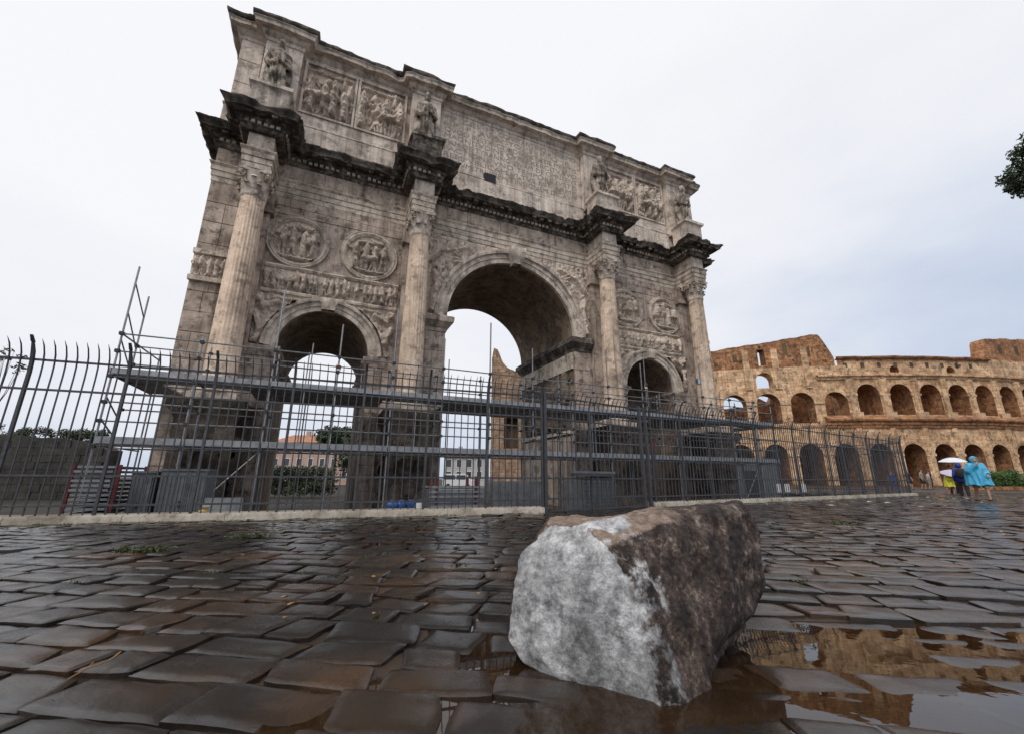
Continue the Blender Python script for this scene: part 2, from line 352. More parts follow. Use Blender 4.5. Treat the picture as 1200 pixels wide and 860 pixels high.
    def build(s, name, mat, parent=None, smooth=False, auto=None, loc=None):
        me = bpy.data.meshes.new(name); me.from_pydata(s.v, [], s.f); me.materials.append(mat); me.validate(clean_customdata=False)
        if smooth: me.shade_smooth()
        if auto is not None:
            me.shade_smooth(); me.set_sharp_from_angle(angle=R(auto))
        o = bpy.data.objects.new(name, me); COL.objects.link(o)
        if parent: o.parent = parent
        if loc is not None: o.location = loc
        return o
def inst(src, parent=None, loc=None, rz=None, scale=None, name=None):
    """another object sharing the mesh of src"""
    o = bpy.data.objects.new(name or src.name.split('.')[0], src.data); COL.objects.link(o)
    o.parent = parent
    o.location = src.location if loc is None else loc
    o.rotation_euler = src.rotation_euler if rz is None else (0, 0, rz)
    o.scale = src.scale if scale is None else scale
    return o
def tag(o, label, cat, group=None):
    o['label'] = label; o['category'] = cat
    if group: o['group'] = group
    return o
def empty(name, loc=(0, 0, 0), rz=0):
    o = bpy.data.objects.new(name, None); COL.objects.link(o); o.location = loc; o.rotation_euler = (0, 0, rz); o.empty_display_size = .3
    return o
def thing(name, label, cat, loc=(0, 0, 0), rz=0, group=None): return tag(empty(name, loc, rz), label, cat, group)
def kind(o, k): o['kind'] = k; return o

def nets(f, lo, hi, res):
    """naive surface nets of the zero set of f (negative inside)"""
    lo = np.array(lo, float); hi = np.array(hi, float); n = np.maximum(3, np.ceil((hi-lo)/res).astype(int)+1)
    ax = [lo[i]+np.arange(n[i])*res for i in range(3)]
    G = np.stack(np.meshgrid(*ax, indexing='ij'), -1); V = f(G); ins = V < 0
    c = np.zeros(tuple(n-1), int)
    for d in np.ndindex(2, 2, 2): c += ins[d[0]:n[0]-1+d[0], d[1]:n[1]-1+d[1], d[2]:n[2]-1+d[2]]
    act = (c > 0) & (c < 8); idx = -np.ones(tuple(n-1), int); cells = np.argwhere(act); idx[act] = np.arange(len(cells))
    acc = np.zeros((len(cells), 3)); cnt = np.zeros(len(cells))
    corners = [np.array(d) for d in np.ndindex(2, 2, 2)]
    for a in corners:
        for k in range(3):
            if a[k]: continue
            b = a.copy(); b[k] = 1
            va = V[tuple((cells+a).T)]; vb = V[tuple((cells+b).T)]; m = (va < 0) != (vb < 0)
            t = np.where(m, va/np.where(m, va-vb, 1), 0); P = cells+a+np.eye(3)[k]*t[:, None]
            acc += P*m[:, None]; cnt += m
    vs = lo+acc/cnt[:, None]*res
    F = []
    for k in range(3):
        u, w = [(1, 2), (2, 0), (0, 1)][k]
        sl0 = [slice(None)]*3; sl1 = [slice(None)]*3; sl0[k] = slice(0, n[k]-1); sl1[k] = slice(1, n[k])
        A = ins[tuple(sl0)]; B = ins[tuple(sl1)]; ed = np.argwhere(A != B)
        ed = ed[(ed[:, u] > 0) & (ed[:, w] > 0) & (ed[:, u] < n[u]-1) & (ed[:, w] < n[w]-1)]
        if not len(ed): continue
        fl = A[tuple(ed.T)]
        def at(du, dw):
            q = ed.copy(); q[:, u] += du; q[:, w] += dw; return idx[tuple(q.T)]
        q = np.stack([at(-1, -1), at(0, -1), at(0, 0), at(-1, 0)], -1)
        q[~fl] = q[~fl][:, ::-1]; F.append(q)
    return vs, np.concatenate(F)
def sm(a, b, k):
    h = np.clip(.5+.5*(b-a)/k, 0, 1); return b*(1-h)+a*h-k*h*(1-h)
def cap(p, a, b, ra, rb=None):
    a = np.array(a, float); b = np.array(b, float); rb = ra if rb is None else rb
    d = b-a; t = np.clip(((p-a)@d)/(d@d), 0, 1); return np.linalg.norm(p-a-t[..., None]*d, axis=-1)-(ra+(rb-ra)*t)
def ell(p, c, r):
    r = np.array(r, float); q = (p-np.array(c))/r; k = np.linalg.norm(q, axis=-1); return (k-1)*r.min()
def sdf_obj(name, f, lo, hi, res, mat, parent, smooth=True):
    vs, fs = nets(f, lo, hi, res)
    return MB().add(vs, fs).build(name, mat, parent, smooth=smooth)

def arch_cell(mb, x0, x1, z0, z1, xc, hw, zb, zs, y0, y1, n=18, mp=None, soffit=None, back=True, rise=None):
    """a wall bay with one round arched opening, front at y0 and back at y1; jambs and soffit go to another mesh if given"""
    rise = hw if rise is None else rise
    T = mp or (lambda x, y, z: (x, y, z)); so_ = soffit or mb
    arc = [(xc-hw*math.cos(PI*i/n), zs+rise*math.sin(PI*i/n)) for i in range(n+1)]
    for y, fl in ((y0, 0), (y1, 1)):
        if fl and not back: continue
        def q(xa, xb, za, zb_, za2=None):
            a, b, c, d = T(xa, y, za), T(xb, y, za if za2 is None else za2), T(xb, y, zb_), T(xa, y, zb_)
            mb.quad(*((d, c, b, a) if fl else (a, b, c, d)))
        q(x0, xc-hw, z0, zs); q(xc+hw, x1, z0, zs); q(x0, xc-hw, zs, z1); q(xc+hw, x1, zs, z1)
        if zb > z0: q(xc-hw, xc+hw, z0, zb)
        for (xa, za), (xb, zb2) in zip(arc[:-1], arc[1:]): q(xa, xb, za, z1, zb2)
    rim = [(xc-hw, zb)]+arc+[(xc+hw, zb)]
    if zb > z0: rim.append((xc-hw, zb))
    for (xa, za), (xb, zb2) in zip(rim[:-1], rim[1:]):
        if abs(xa-xb)+abs(za-zb2) < 1e-6: continue
        so_.quad(T(xa, y0, za), T(xa, y1, za), T(xb, y1, zb2), T(xb, y0, zb2))
    return mb
def arch_ring(mb, xc, zs, r, prof, n=40, a0=0., a1=PI, mp=None, noise=0., seed=0, rise=None):
    """moulding of profile (radial out, y) round an arch"""
    T = mp or (lambda x, y, z: (x, y, z)); P = []
    k = 1 if rise is None else rise/r
    for i in range(n+1):
        th = a0+(a1-a0)*i/n
        P.append([T(xc-(r+d)*math.cos(th), y, zs+(r+d)*k*math.sin(th)) for d, y in prof])
    P = np.array(P)
    if noise: P[..., 1] += noise*fbm(P, 3., seed, 3)*np.clip(-P[..., 1]*6, 0, 1); 
    mb.grid(P, flip=True)
    return mb

# carved relief: stylised crowds as rounded height fields
def fig_caps(x, z, h, rng, robe=.5):
    c = []; s = rng.uniform(-.06, .06)*h; hip = (x+s*.3, z+.48*h); sh = (x+s, z+.80*h)
    for d in (-1, 1):
        kx = x+d*.06*h+rng.uniform(-.05, .05)*h; c.append((hip[0]+d*.03*h, hip[1], kx, z+.25*h, .062*h, .02)); c.append((kx, z+.25*h, x+d*rng.uniform(.05, .13)*h, z+.01*h, .048*h, .015))
    c.append((*hip, *sh, .115*h, .03))
    if rng.random() < robe: c.append((hip[0], hip[1], x, z+.12*h, .105*h, .02))
    c.append((sh[0]+rng.uniform(-.03, .03)*h, z+.93*h, sh[0], z+.90*h, .072*h, .045))
    for d in (-1, 1):
        el_ = (sh[0]+d*.15*h, sh[1]-rng.uniform(.02, .2)*h); c.append((sh[0]+d*.1*h, sh[1]-.01*h, *el_, .042*h, .03))
        c.append((*el_, el_[0]+d*rng.uniform(-.15, .14)*h, el_[1]+rng.uniform(-.16, .16)*h, .036*h, .04))
    if rng.random() < .3: c.append((x+.16*h, z+.05*h, x+.18*h+rng.uniform(-.05, .05), z+1.1*h, .014*h, .03))
    if rng.random() < .25: c.append((x-.1*h, z+.5*h, x-.1*h, z+.56*h, .15*h, .0))
    return c
def horse_caps(x, z, h, rng, d=1):
    c = [(x-.3*h, z+.62*h, x+.28*h, z+.64*h, .155*h, .03), (x+d*.28*h, z+.7*h, x+d*.46*h, z+1.0*h, .09*h, .04), (x+d*.45*h, z+1.02*h, x+d*.62*h, z+.86*h, .062*h, .05)]
    for lx in (-.3, -.22, .22, .31): c.append((x+lx*h, z+.55*h, x+lx*h+rng.uniform(-.1, .1)*h, z+.25*h, .06*h, .03)); c.append((c[-1][2], z+.25*h, c[-1][2]+rng.uniform(-.08, .05)*h, z, .04*h, .02))
    c.append((x-d*.36*h, z+.66*h, x-d*.46*h, z+.25*h, .045*h, .03))
    return c
def field(w, h, res, caps, seed=0, rough=.02, depth=1.0):
    nx = max(2, int(w/res)+1); nz = max(2, int(h/res)+1)
    X, Z = np.meshgrid(np.linspace(0, w, nx), np.linspace(0, h, nz), indexing='ij'); H = np.zeros_like(X)
    for (xa, za, xb, zb, r, d) in caps:
        dx, dz = xb-xa, zb-za; L = dx*dx+dz*dz+1e-9; t = np.clip(((X-xa)*dx+(Z-za)*dz)/L, 0, 1)
        q = (X-xa-t*dx)**2+(Z-za-t*dz)**2; k = q < r*r
        H[k] = np.maximum(H[k], d+np.sqrt(r*r-q[k])*1.0+.012*np.sin((X[k]+.5*Z[k])*55))
    P = p3(X, Z, seed*3.7)
    H *= depth*(1+.30*fbm(P, 5, seed+3, 3)); H += rough*fbm(P, 9, seed+9, 3)
    er = fbm(P, 1.4, seed+21, 3); H *= np.clip(1.1-np.maximum(0, er-.25)*2.2, .25, 1.1)
    return X, Z, np.maximum(H, -.02)
def relief(name, x0, z0, w, h, res, caps, y0, mat, parent, seed=0, keep=None, depth=1., rough=.02, axis='front'):
    X, Z, H = field(w, h, res, caps, seed, rough, depth)
    if axis == 'front': P = np.stack([x0+X, y0-H, z0+Z], -1)
    elif axis == 'west': P = np.stack([x0-H, y0+X, z0+Z], -1)          # faces -x, runs along +y
    m = MB(); n, k = X.shape
    i, j = np.meshgrid(np.arange(n-1), np.arange(k-1), indexing='ij')
    q = np.stack([i*k+j, (i+1)*k+j, (i+1)*k+j+1, i*k+j+1], -1).reshape(-1, 4)
    if axis == 'west': q = q[:, ::-1]
    if keep is not None:
        kk = keep(x0+X, z0+Z).reshape(-1); q = q[kk[q].all(1)]
    m.add(P.reshape(-1, 3), q)
    return m.build(name, mat, parent, smooth=True)
def crowd(w, h, seed, n, fh, rows=1, horses=0):
    rng = random.Random(seed); c = []
    for r_ in range(rows):
        for i in range(n):
            hh = fh*rng.uniform(.9, 1.05); c += fig_caps((i+.5+rng.uniform(-.2, .2))*w/n, .03*h+r_*fh*.36, hh, rng)
    for i in range(horses): c += horse_caps(rng.uniform(.25, .75)*w, .03*h, fh*.85, rng, rng.choice((-1, 1)))
    return c
# ------------------------------------------------------------------ ground and street
big = MB(); big.quad((-1800, -1800, ZB-.01), (1800, -1800, ZB-.01), (1800, 1800, ZB-.01), (-1800, 1800, ZB-.01))
ground = kind(big.build('ground', M['earth']), 'structure')
FA = (-12.56, -7.52); FB = (-2.83, -8.29); FC = (.91, -7.57); FD = (21.18, -4.92)     # foot of the fence: left run, gate, right run
def off(a, b, t, s=0.0):
    d = np.array(b)-np.array(a); L = np.hypot(*d); d = d/L; n = np.array([-d[1], d[0]]); q = np.array(a)+d*t+n*s; return (float(q[0]), float(q[1]))
LA = math.dist(FA, FB); LG = math.dist(FB, FC); LC = math.dist(FC, FD)
A0 = off(FA, FB, -16)
FE = (20.2, 12.5)                                                          # the fence turns back here towards the amphitheatre
street_poly = [off(FA, FB, -40, .35), off(FA, FB, LA, .35), off(FC, FD, 0, .35), off(FC, FD, LC-.3, .35), (FE[0]-.4, FE[1]), (22, 45), (50, 90), (200, 90), (200, -120), (-90, -120)]
sm_ = MB(); n_ = len(street_poly)
sm_.add([(x, y, -.035) for x, y in street_poly]+[(x, y, ZB-.05) for x, y in street_poly], [tuple(range(n_-1, -1, -1))]+[(i, (i+1) % n_, n_+(i+1) % n_, n_+i) for i in range(n_)])
street = kind(sm_.build('street', M['joint']), 'structure')
def in_street(x, y):
    c = False; j = n_-1
    for i in range(n_):
        xi, yi = street_poly[i]; xj, yj = street_poly[j]
        if (yi > y) != (yj > y) and x < (xj-xi)*(y-yi)/(yj-yi)+xi: c = not c
        j = i
    return c
# ------------------------------------------------------------------ the triumphal arch
arch = thing('triumphal_arch', 'huge weathered marble arch with three arched openings, tall columns and carved attic', 'triumphal arch', (0, 0, ZB))
HX, DY = 13.05, 6.4
CXS = (-11.35, -5.0, 5.0, 11.35)            # column axes
COLY = -1.0
body = MB(); soff = MB()
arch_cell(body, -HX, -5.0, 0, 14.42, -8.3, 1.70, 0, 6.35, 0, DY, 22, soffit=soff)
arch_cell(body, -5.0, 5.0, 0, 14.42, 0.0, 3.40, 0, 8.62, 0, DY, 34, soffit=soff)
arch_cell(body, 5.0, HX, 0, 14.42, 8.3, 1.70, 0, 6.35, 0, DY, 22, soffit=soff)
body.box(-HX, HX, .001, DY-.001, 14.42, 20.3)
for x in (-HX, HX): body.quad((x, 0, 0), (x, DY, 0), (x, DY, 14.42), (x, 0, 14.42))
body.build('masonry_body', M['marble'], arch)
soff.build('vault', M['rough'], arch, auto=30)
rng = random.Random(7)
# cut blocks on the plain faces
ublock = None
nblocks = 0
def block(x0, x1, y0, y1, z0, z1, mat='marble', name='marble_block', gap=.005):
    global ublock, nblocks
    key = mat
    if ublock is None: ublock = {}
    if key not in ublock:
        m = MB(); b = .06                                              # unit block with softened edges (scaled per piece)
        v = []
        for sy, k in ((1, 0.), (0, .02)):
            pass
        m.add([(0, 1, 0), (1, 1, 0), (1, 1, 1), (0, 1, 1), (0, .35, 0), (1, .35, 0), (1, .35, 1), (0, .35, 1), (.012, 0, .018), (.988, 0, .018), (.988, 0, .982), (.012, 0, .982)],
              [(4, 0, 1, 5), (5, 1, 2, 6), (6, 2, 3, 7), (7, 3, 0, 4), (8, 4, 5, 9), (9, 5, 6, 10), (10, 6, 7, 11), (11, 7, 4, 8), (8, 9, 10, 11), (0, 3, 2, 1)])
        o = m.build(name, M[mat], arch); ublock[key] = o
    else: o = inst(ublock[key], arch, name=name)
    o.location = (x0+gap, y0, z0+gap); o.scale = (x1-x0-2*gap, y1-y0, z1-z0-2*gap); nblocks += 1
    return o
def courses(x0, x1, z0, z1, ch, bl, excl=None, y=0., mat='marble', proud=.03, seed=0):
    r = random.Random(seed); n = max(1, round((z1-z0)/ch)); hs = np.cumsum([0]+[r.uniform(.85, 1.15) for _ in range(n)]); hs = z0+(z1-z0)*hs/hs[-1]
    for i in range(n):
        x = x0; first = True
        while x < x1-.05:
            L = bl*r.uniform(.7, 1.3)*(.55 if first and i % 2 else 1); first = False
            xe = x1 if x1-x-L < bl*.35 else x+L
            if not (excl and excl(x, xe, hs[i], hs[i+1])):
                block(x, xe, y-proud-r.uniform(0, .022), y+.02, hs[i], hs[i+1], mat)
            x = xe
def hit_arc(xc, zs, rr):
    def f(xa, xb, za, zb):
        if za < zs: return xa < xc+rr and xb > xc-rr
        dx = 0 if xa <= xc <= xb else min(abs(xa-xc), abs(xb-xc)); return dx*dx+(za-zs)**2 < rr*rr
    return f
for s in (-1, 1):
    def span(a, b): return (a, b) if s > 0 else (-b, -a)
    courses(*span(11.98, HX), 4.5, 12.78, .95, .9, seed=3+s)
    courses(*span(3.42, 4.42), 0, 7.85, .9, .8, seed=11+s)
    courses(*span(5.62, 6.58), 0, 5.85, .9, .8, seed=21+s)
    courses(*span(10.02, 10.78), 0, 5.85, .9, .8, seed=31+s)
    # slab field round the roundels
    courses(*span(5.62, 10.75), 12.02, 12.78, .38, 1.3, seed=41+s)
    # frieze of the entablature, long slabs
    courses(*span(5.6, 10.72), 13.66, 14.36, .7, 1.9, seed=51+s)
    # attic foot and plain attic strips
    courses(*span(5.75, 10.6), 15.2, 16.42, 1.22, 2.1, y=-.14, mat='attic', seed=61+s)
    courses(*span(12.2, HX), 15.2, 20.05, 1.2, 1.2, mat='attic', seed=71+s)
courses(-4.4, 4.4, 13.66, 14.36, .7, 1.9, seed=81)
courses(-4.25, 4.25, 15.2, 16.42, 1.22, 2.0, y=-.14, mat='attic', seed=91)
courses(-HX, -10.6, 0, 4.4, .95, 1.0, seed=93); courses(10.6, HX, 0, 4.4, .95, 1.0, seed=95)

# pedestals, columns, entablature blocks -----------------------------------------------------
PZ = 4.0
ped0 = None
for ci, cx in enumerate(CXS):
    p = empty('pedestal', (cx, 0, 0)); p.parent = arch
    path = [(-.80, 0), (-.80, -1.78), (.80, -1.78), (.80, 0)]
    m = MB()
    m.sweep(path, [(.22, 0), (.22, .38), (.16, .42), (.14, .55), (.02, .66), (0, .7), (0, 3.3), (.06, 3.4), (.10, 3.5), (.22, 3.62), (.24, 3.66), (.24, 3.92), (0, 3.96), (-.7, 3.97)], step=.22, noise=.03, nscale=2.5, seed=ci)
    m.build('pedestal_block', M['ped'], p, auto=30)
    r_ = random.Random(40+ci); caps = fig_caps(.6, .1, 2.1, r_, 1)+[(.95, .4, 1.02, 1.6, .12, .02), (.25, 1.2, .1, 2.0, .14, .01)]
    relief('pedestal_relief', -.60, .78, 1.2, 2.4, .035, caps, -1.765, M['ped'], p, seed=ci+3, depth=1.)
    for k in (-1, 1):
        if (k < 0) == (cx > -7.8):        # the flank turned to the street
            r2_ = random.Random(60+ci); X, Z, H = field(1.3, 2.4, .04, crowd(1.3, 2.4, 70+ci, 2, 1.9), ci+9)
            P = np.stack([k*(.785+H), -1.55+X, .78+Z], -1); MB().grid(P, flip=(k > 0)).build('pedestal_relief', M['ped'], p, smooth=True)
    # column: attic base, fluted shaft with swelling, leafy capital
    c = empty('column', (cx, COLY, 0)); c.parent = arch
    b = MB(); b.box(-.70, .70, -.70, .70, PZ-.04, PZ+.16)
    b.lathe([(.3, PZ+.16), (.66, PZ+.16), (.70, PZ+.22), (.70, PZ+.27), (.66, PZ+.33), (.59, PZ+.345), (.565, PZ+.40), (.59, PZ+.45), (.62, PZ+.47), (.63, PZ+.51), (.60, PZ+.55), (.53, PZ+.57)], n=32)
    b.build('column_base', M['pale'], c, auto=40)
    zs = np.linspace(PZ+.57, 11.72, 34); prof = []
    for z in zs:
        t = (z-PZ-.57)/(11.72-PZ-.57); prof.append((.495-.095*t**1.5+(.025 if t < .02 or t > .985 else 0), z))
    seed = 100+ci
    def rf(rr, th, z, seed=seed):
        t = (z-PZ)/(11.72-PZ); fl = np.abs(np.sin(12*th))**.6*.036*np.clip((z-PZ-.7)*8, 0, 1)*np.clip((11.6-z)*8, 0, 1)
        fill = np.where(t < .33, .45, 1.0)
        P = np.stack([np.cos(th)+0*z, np.sin(th)+0*z, z*.7+0*th], -1)
        wear = fbm(P, 1.3, seed, 4)
        return rr-.036*fill*np.clip(1.1-np.maximum(0, wear)*2.2, .1, 1)+fl*fill*np.clip(1.1-np.maximum(0, wear)*2.2, .1, 1)-.035*np.maximum(0, fbm(P, 3.1, seed+4, 3)-.22)
    MB().lathe(prof, n=96, rfun=rf).build('shaft', M['giallo'], c, smooth=True)
    k = MB(); z0 = 11.72; rg = random.Random(ci)
    k.lathe([(.44, z0-.05), (.49, z0), (.50, z0+.04), (.44, z0+.07), (.43, z0+.4), (.47, z0+.75), (.58, z0+.98)], n=24)
    for tier, (za, zb, n, r0, tip, w) in enumerate(((z0+.05, z0+.45, 8, .45, .20, .19), (z0+.12, z0+.76, 8, .455, .22, .18), (z0+.5, z0+.95, 8, .50, .24, .12))):
        for i in range(n):
            th = 2*PI*(i+(.5 if tier == 1 else 0))/n+.39; P = []
            if rg.random() < .12: continue
            for a in range(7):
                t = a/6; z = za+(zb-za)*(t if t < .8 else .8+.2*(1-(t-.8)*4)); rr = r0+.04*t+tip*max(0, t-.45)**1.5*2.2
                row = []
                for q in range(-2, 3):
                    ww = w*(1-.55*max(0, t-.5)*1.6)*(1+.2*math.sin(a*2.4)); lift = .035*(1-abs(q)/2)*(1-t*.3)+rg.uniform(-.012, .012)
                    x, y = (rr+lift), q/2*ww; row.append((x*math.cos(th)-y*math.sin(th), x*math.sin(th)+y*math.cos(th), z))
                P.append(row)
            k.grid(P)
    for i in range(4):                                      # corner volutes
        th = PI/4+i*PI/2
        for s_ in (-1, 1):
            pts = []
            for a in range(12):
                ph = a*.62; rr = .15*(1-a/13); q = .70+rr*math.cos(ph+2.2); pts.append((q*math.cos(th+s_*.05), q*math.sin(th+s_*.05), z0+.86+rr*math.sin(ph+2.2)))
            k.pipe(pts, .035, 5)
    ab = []
    for i in range(4):
        for t in np.linspace(0, 1, 6)[:-1]:
            a0, a1 = PI/4+i*PI/2, PI/4+(i+1)*PI/2; p0 = np.array([math.cos(a0), math.sin(a0)])*.86; p1 = np.array([math.cos(a1), math.sin(a1)])*.86
            q = p0*(1-t)+p1*t; q = q*(1-.30*(4*t*(1-t))*.55); ab.append(q)
    n = len(ab); k.add([(*q*.97, z0+.96) for q in ab]+[(*q, z0+1.0) for q in ab]+[(*q, z0+1.1) for q in ab],
                       [tuple(range(n-1, -1, -1)), tuple(range(2*n, 3*n))]+[(j*n+i, j*n+(i+1) % n, (j+1)*n+(i+1) % n, (j+1)*n+i) for j in (0, 1) for i in range(n)])
    k.build('capital', M['pale'], c, auto=50).scale = (.88, .88, 1)
    # pilaster behind it
    m = MB(); m.box(cx-.50, cx+.50, -.26, .01, PZ, 11.75); m.box(cx-.62, cx+.62, -.40, .01, 11.75, 12.0); m.box(cx-.56, cx+.56, -.34, .01, 12.0, 12.82); m.box(cx-.62, cx+.62, -.34, .01, PZ, PZ+.5)
    m.build('pilaster', M['marble'], arch)
# entablature: architrave with fasciae, frieze, dark cornice breaking forward over each column
ent = [(-HX, DY), (-HX, 0)]
ent2 = list(ent)
for cx in CXS:
    ent += [(cx-.46, 0), (cx-.46, -1.46), (cx+.46, -1.46), (cx+.46, 0)]; ent2 += [(cx-.64, 0), (cx-.64, -1.55), (cx+.64, -1.55), (cx+.64, 0)]
ent += [(HX, 0), (HX, DY)]; ent2 += [(HX, 0), (HX, DY)]
m = MB(); m.sweep(ent, [(-.3, 12.80), (.02, 12.80), (.02, 13.01), (.05, 13.03), (.05, 13.26), (.085, 13.28), (.085, 13.48), (.15, 13.58), (.15, 13.62), (-.05, 13.65)], step=.3, noise=.02, nscale=2, seed=3)
m.build('architrave', M['pale'], arch, auto=30)
for cx in CXS:
    m = MB(); m.box(cx-.44, cx+.44, -1.44, -.01, 12.83, 14.42); m.build('frieze_block', M['pale'], arch)
m = MB(); m.sweep(ent2, [(-.3, 14.34), (.05, 14.36), (.08, 14.42), (.10, 14.52), (.15, 14.54), (.15, 14.66), (.24, 14.70), (.28, 14.76), (.28, 14.84), (.30, 14.88)], step=.11, noise=.03, nscale=2.3, seed=8)
m.build('cornice_bed', M['corn'], arch, auto=35)
m = MB(); m.sweep(ent2, [(.0, 14.87), (.30, 14.86), (.60, 14.85), (.61, 14.92), (.65, 14.99), (.73, 15.06), (.75, 15.12), (.66, 15.17), (.30, 15.20), (.05, 15.21), (-.3, 15.22)], step=.075, noise=.10, nscale=3.6, seed=8)
m.build('cornice', M['crust'], arch, auto=35)
m = MB()
def along(path, step, depth0, depth1, z0, z1, w, rr, skip=.12):
    for a, b in zip(path[1:-2], path[2:-1]):
        a = np.array(a); b = np.array(b); L = np.hypot(*(b-a)); d = (b-a)/L; nn = np.array([d[1], -d[0]]); k = max(1, int((L+.2)/step))
        for i in range(k):
            if rr.random() < skip: continue
            q = a+d*((i+.5)*L/k); p0 = q+nn*depth0; p1 = q+nn*(depth1-rr.uniform(0, .05))
            m.bar((*p0, (z0+z1)/2), (*p1, (z0+z1)/2), w, z1-z0)
along(ent2, .22, .08, .235, 14.56, 14.68, .13, random.Random(3)); kind(m.build('dentils', M['pale'], arch), 'stuff')
m = MB(); along(ent2, .46, .2, .58, 14.72, 14.855, .2, random.Random(5), .22); kind(m.build('modillions', M['corn'], arch), 'stuff')
# ragged lumps and plants of soot where the cornice has broken away
m = MB(); rr_ = random.Random(12)
for i in range(150):
    cx = rr_.choice(CXS) if i < 60 else None
    if cx is not None: x = cx+rr_.uniform(-1.0, 1.0); y = -rr_.uniform(1.0, 2.0)
    else: x = rr_.uniform(-HX-.3, HX+.3); y = -rr_.uniform(.2, .55)
    s_ = rr_.uniform(.08, .22); P = np.random.default_rng(i).normal(size=(9, 3)); P = P/np.linalg.norm(P, axis=1)[:, None]*s_*np.array([1.3, 1, .6])
    bm = bmesh.new(); [bm.verts.new(q) for q in P]; h = bmesh.ops.convex_hull(bm, input=bm.verts[:]); bm.verts.index_update()
    m.add([(x+v.co.x, y+v.co.y, 15.16+v.co.z) for v in bm.verts], [[v.index for v in f.verts] for f in bm.faces]); bm.free()
kind(m.build('broken_cornice_lumps', M['crust'], arch), 'stuff')
# archivolts, keystones, imposts
AV = [(-.02, .05), (-.02, -.13), (.20, -.13), (.215, -.17), (.40, -.17), (.43, -.20), (.45, -.27), (.58, -.29), (.62, -.24), (.62, .02)]
m = MB(); arch_ring(m, 0, 8.62, 3.40, AV, 64, noise=.06, seed=2); m.build('archivolt', M['pale'], arch, auto=30)
for s in (-1, 1):
    m = MB(); arch_ring(m, s*8.3, 6.35, 1.70, [(d*.82, y*.85) for d, y in AV], 44, noise=.06, seed=5+s); m.build('archivolt', M['pale'], arch, auto=30)
    m = MB()
    m.sweep([(s*8.3-.22, 0), (s*8.3-.26, -.35), (s*8.3+.26, -.35), (s*8.3+.22, 0)], [(0, 8.02), (0, 8.2), (.06, 8.3), (.03, 8.5), (-.2, 8.56)], step=.15, noise=.04, seed=8+s); m.build('keystone', M['pale'], arch, auto=35)
# broken console over the great arch
m = MB(); m.sweep([(-.34, 0), (-.34, -.62), (.34, -.62), (.34, 0)], [(-.12, 11.85), (-.10, 12.0), (-.02, 12.2), (.06, 12.45), (.03, 12.74), (-.3, 12.78)], step=.14, noise=.09, nscale=3, seed=4)
m.build('keystone', M['pale'], arch, auto=35)
IMP = [(-.02, 7.88), (.04, 7.90), (.06, 8.05), (.12, 8.10), (.20, 8.26), (.30, 8.32), (.32, 8.54), (.27, 8.60), (-.02, 8.62)]
for path in ([(-4.45, 0), (-3.40, 0), (-3.40, DY), (-4.45, DY)], [(4.45, DY), (3.40, DY), (3.40, 0), (4.45, 0)]):
    m = MB(); m.sweep(path, IMP, step=.2, noise=.03, seed=6)
    m.build('impost_cornice', M['crust'] if path[0][0] > 0 else M['marble'], arch, auto=35)
IMS = [(-.02, 5.92), (.05, 5.95), (.08, 6.08), (.2, 6.2), (.22, 6.32), (-.02, 6.36)]
for s in (-1, 1):
    for path in ([(s*8.3-2.68, 0), (s*8.3-1.70, 0), (s*8.3-1.70, DY)], [(s*8.3+1.70, DY), (s*8.3+1.70, 0), (s*8.3+2.4, 0)]):
        m = MB(); m.sweep(path, IMS, step=.25, noise=.03, seed=9); m.build('impost_cornice', M['marble'], arch, auto=35)
# the inside face of the great passage: dark framed battle relief
for s in (1,):
    relief('passage_relief', 3.39, 3.93, 5.2, 3.02, .06, crowd(5.2, 3.0, 5, 9, 2.2, 2, 2), .5, M['ped'], arch, seed=30, axis='west')
    for z0, z1 in ((3.72, 3.9), (6.98, 7.84)): m = MB(); m.box(3.30, 3.41, .06, DY-.1, z0, z1); m.build('passage_frame', M['pale'], arch)
    for j in range(5):
        m = MB(); m.box(3.37, 3.42, .1+j*1.25, .1+j*1.25+1.22, .2, 3.6); m.build('lining_slab', M['marble'], arch)
for xj in (-6.60, 10.0):
    for j in range(4):
        for i in range(4):
            m = MB(); m.box(xj-.03, xj+.02, .06+j*1.57, .06+j*1.57+1.55, .1+i*1.45, .1+i*1.45+1.42); m.build('lining_slab', M['rough'], arch)
# spandrel figures: winged victories over the great arch, river gods over the side arches
def victory(d):
    c = []
    for k_ in range(2):
        pass
    base = [(.9, .4), (1.6, 1.5), (2.5, 2.5), (3.3, 3.1)]
    c += [(.75, .9, 1.25, 1.75, .17, .02), (1.25, 1.75, 1.9, 2.45, .22, .05), (1.9, 2.45, 2.35, 2.75, .20, .06), (2.35, 2.75, 2.75, 3.1, .17, .06), (2.95, 3.3, 3.0, 3.32, .16, .08), (2.6, 2.95, 3.3, 2.95, .075, .06), (3.3, 2.95, 3.9, 3.3, .065, .06)]
    for q in range(6): c.append((2.3-.05*q, 2.85+.02*q, 1.2-.05*q+.1*q, 3.45-.22*q, .07, .02))
    for q in range(5): c.append((1.0+.2*q, 1.4+.22*q, .45+.22*q, .95+.3*q, .08, .02))
    c += [(.3, .2, .45, 1.3, .14, .02), (.45, 1.4, .35, 2.1, .12, .02), (.42, 2.3, .42, 2.32, .10, .04), (.2, 2.6, .8, 3.4, .09, .0), (.9, 3.3, 1.8, 3.65, .08, .0)]
    return [(x if d < 0 else 4.1-x, z, x2 if d < 0 else 4.1-x2, z2, r_, dd) for x, z, x2, z2, r_, dd in c]
for d in (-1, 1):
    x0 = -4.42 if d < 0 else .32
    relief('spandrel_relief', x0, 8.66, 4.1, 4.08, .04, victory(d), -.01, M['relief'], arch, seed=50+d, keep=lambda X, Z: (X**2+(Z-8.62)**2 > 3.98**2), depth=1.8, rough=.07)
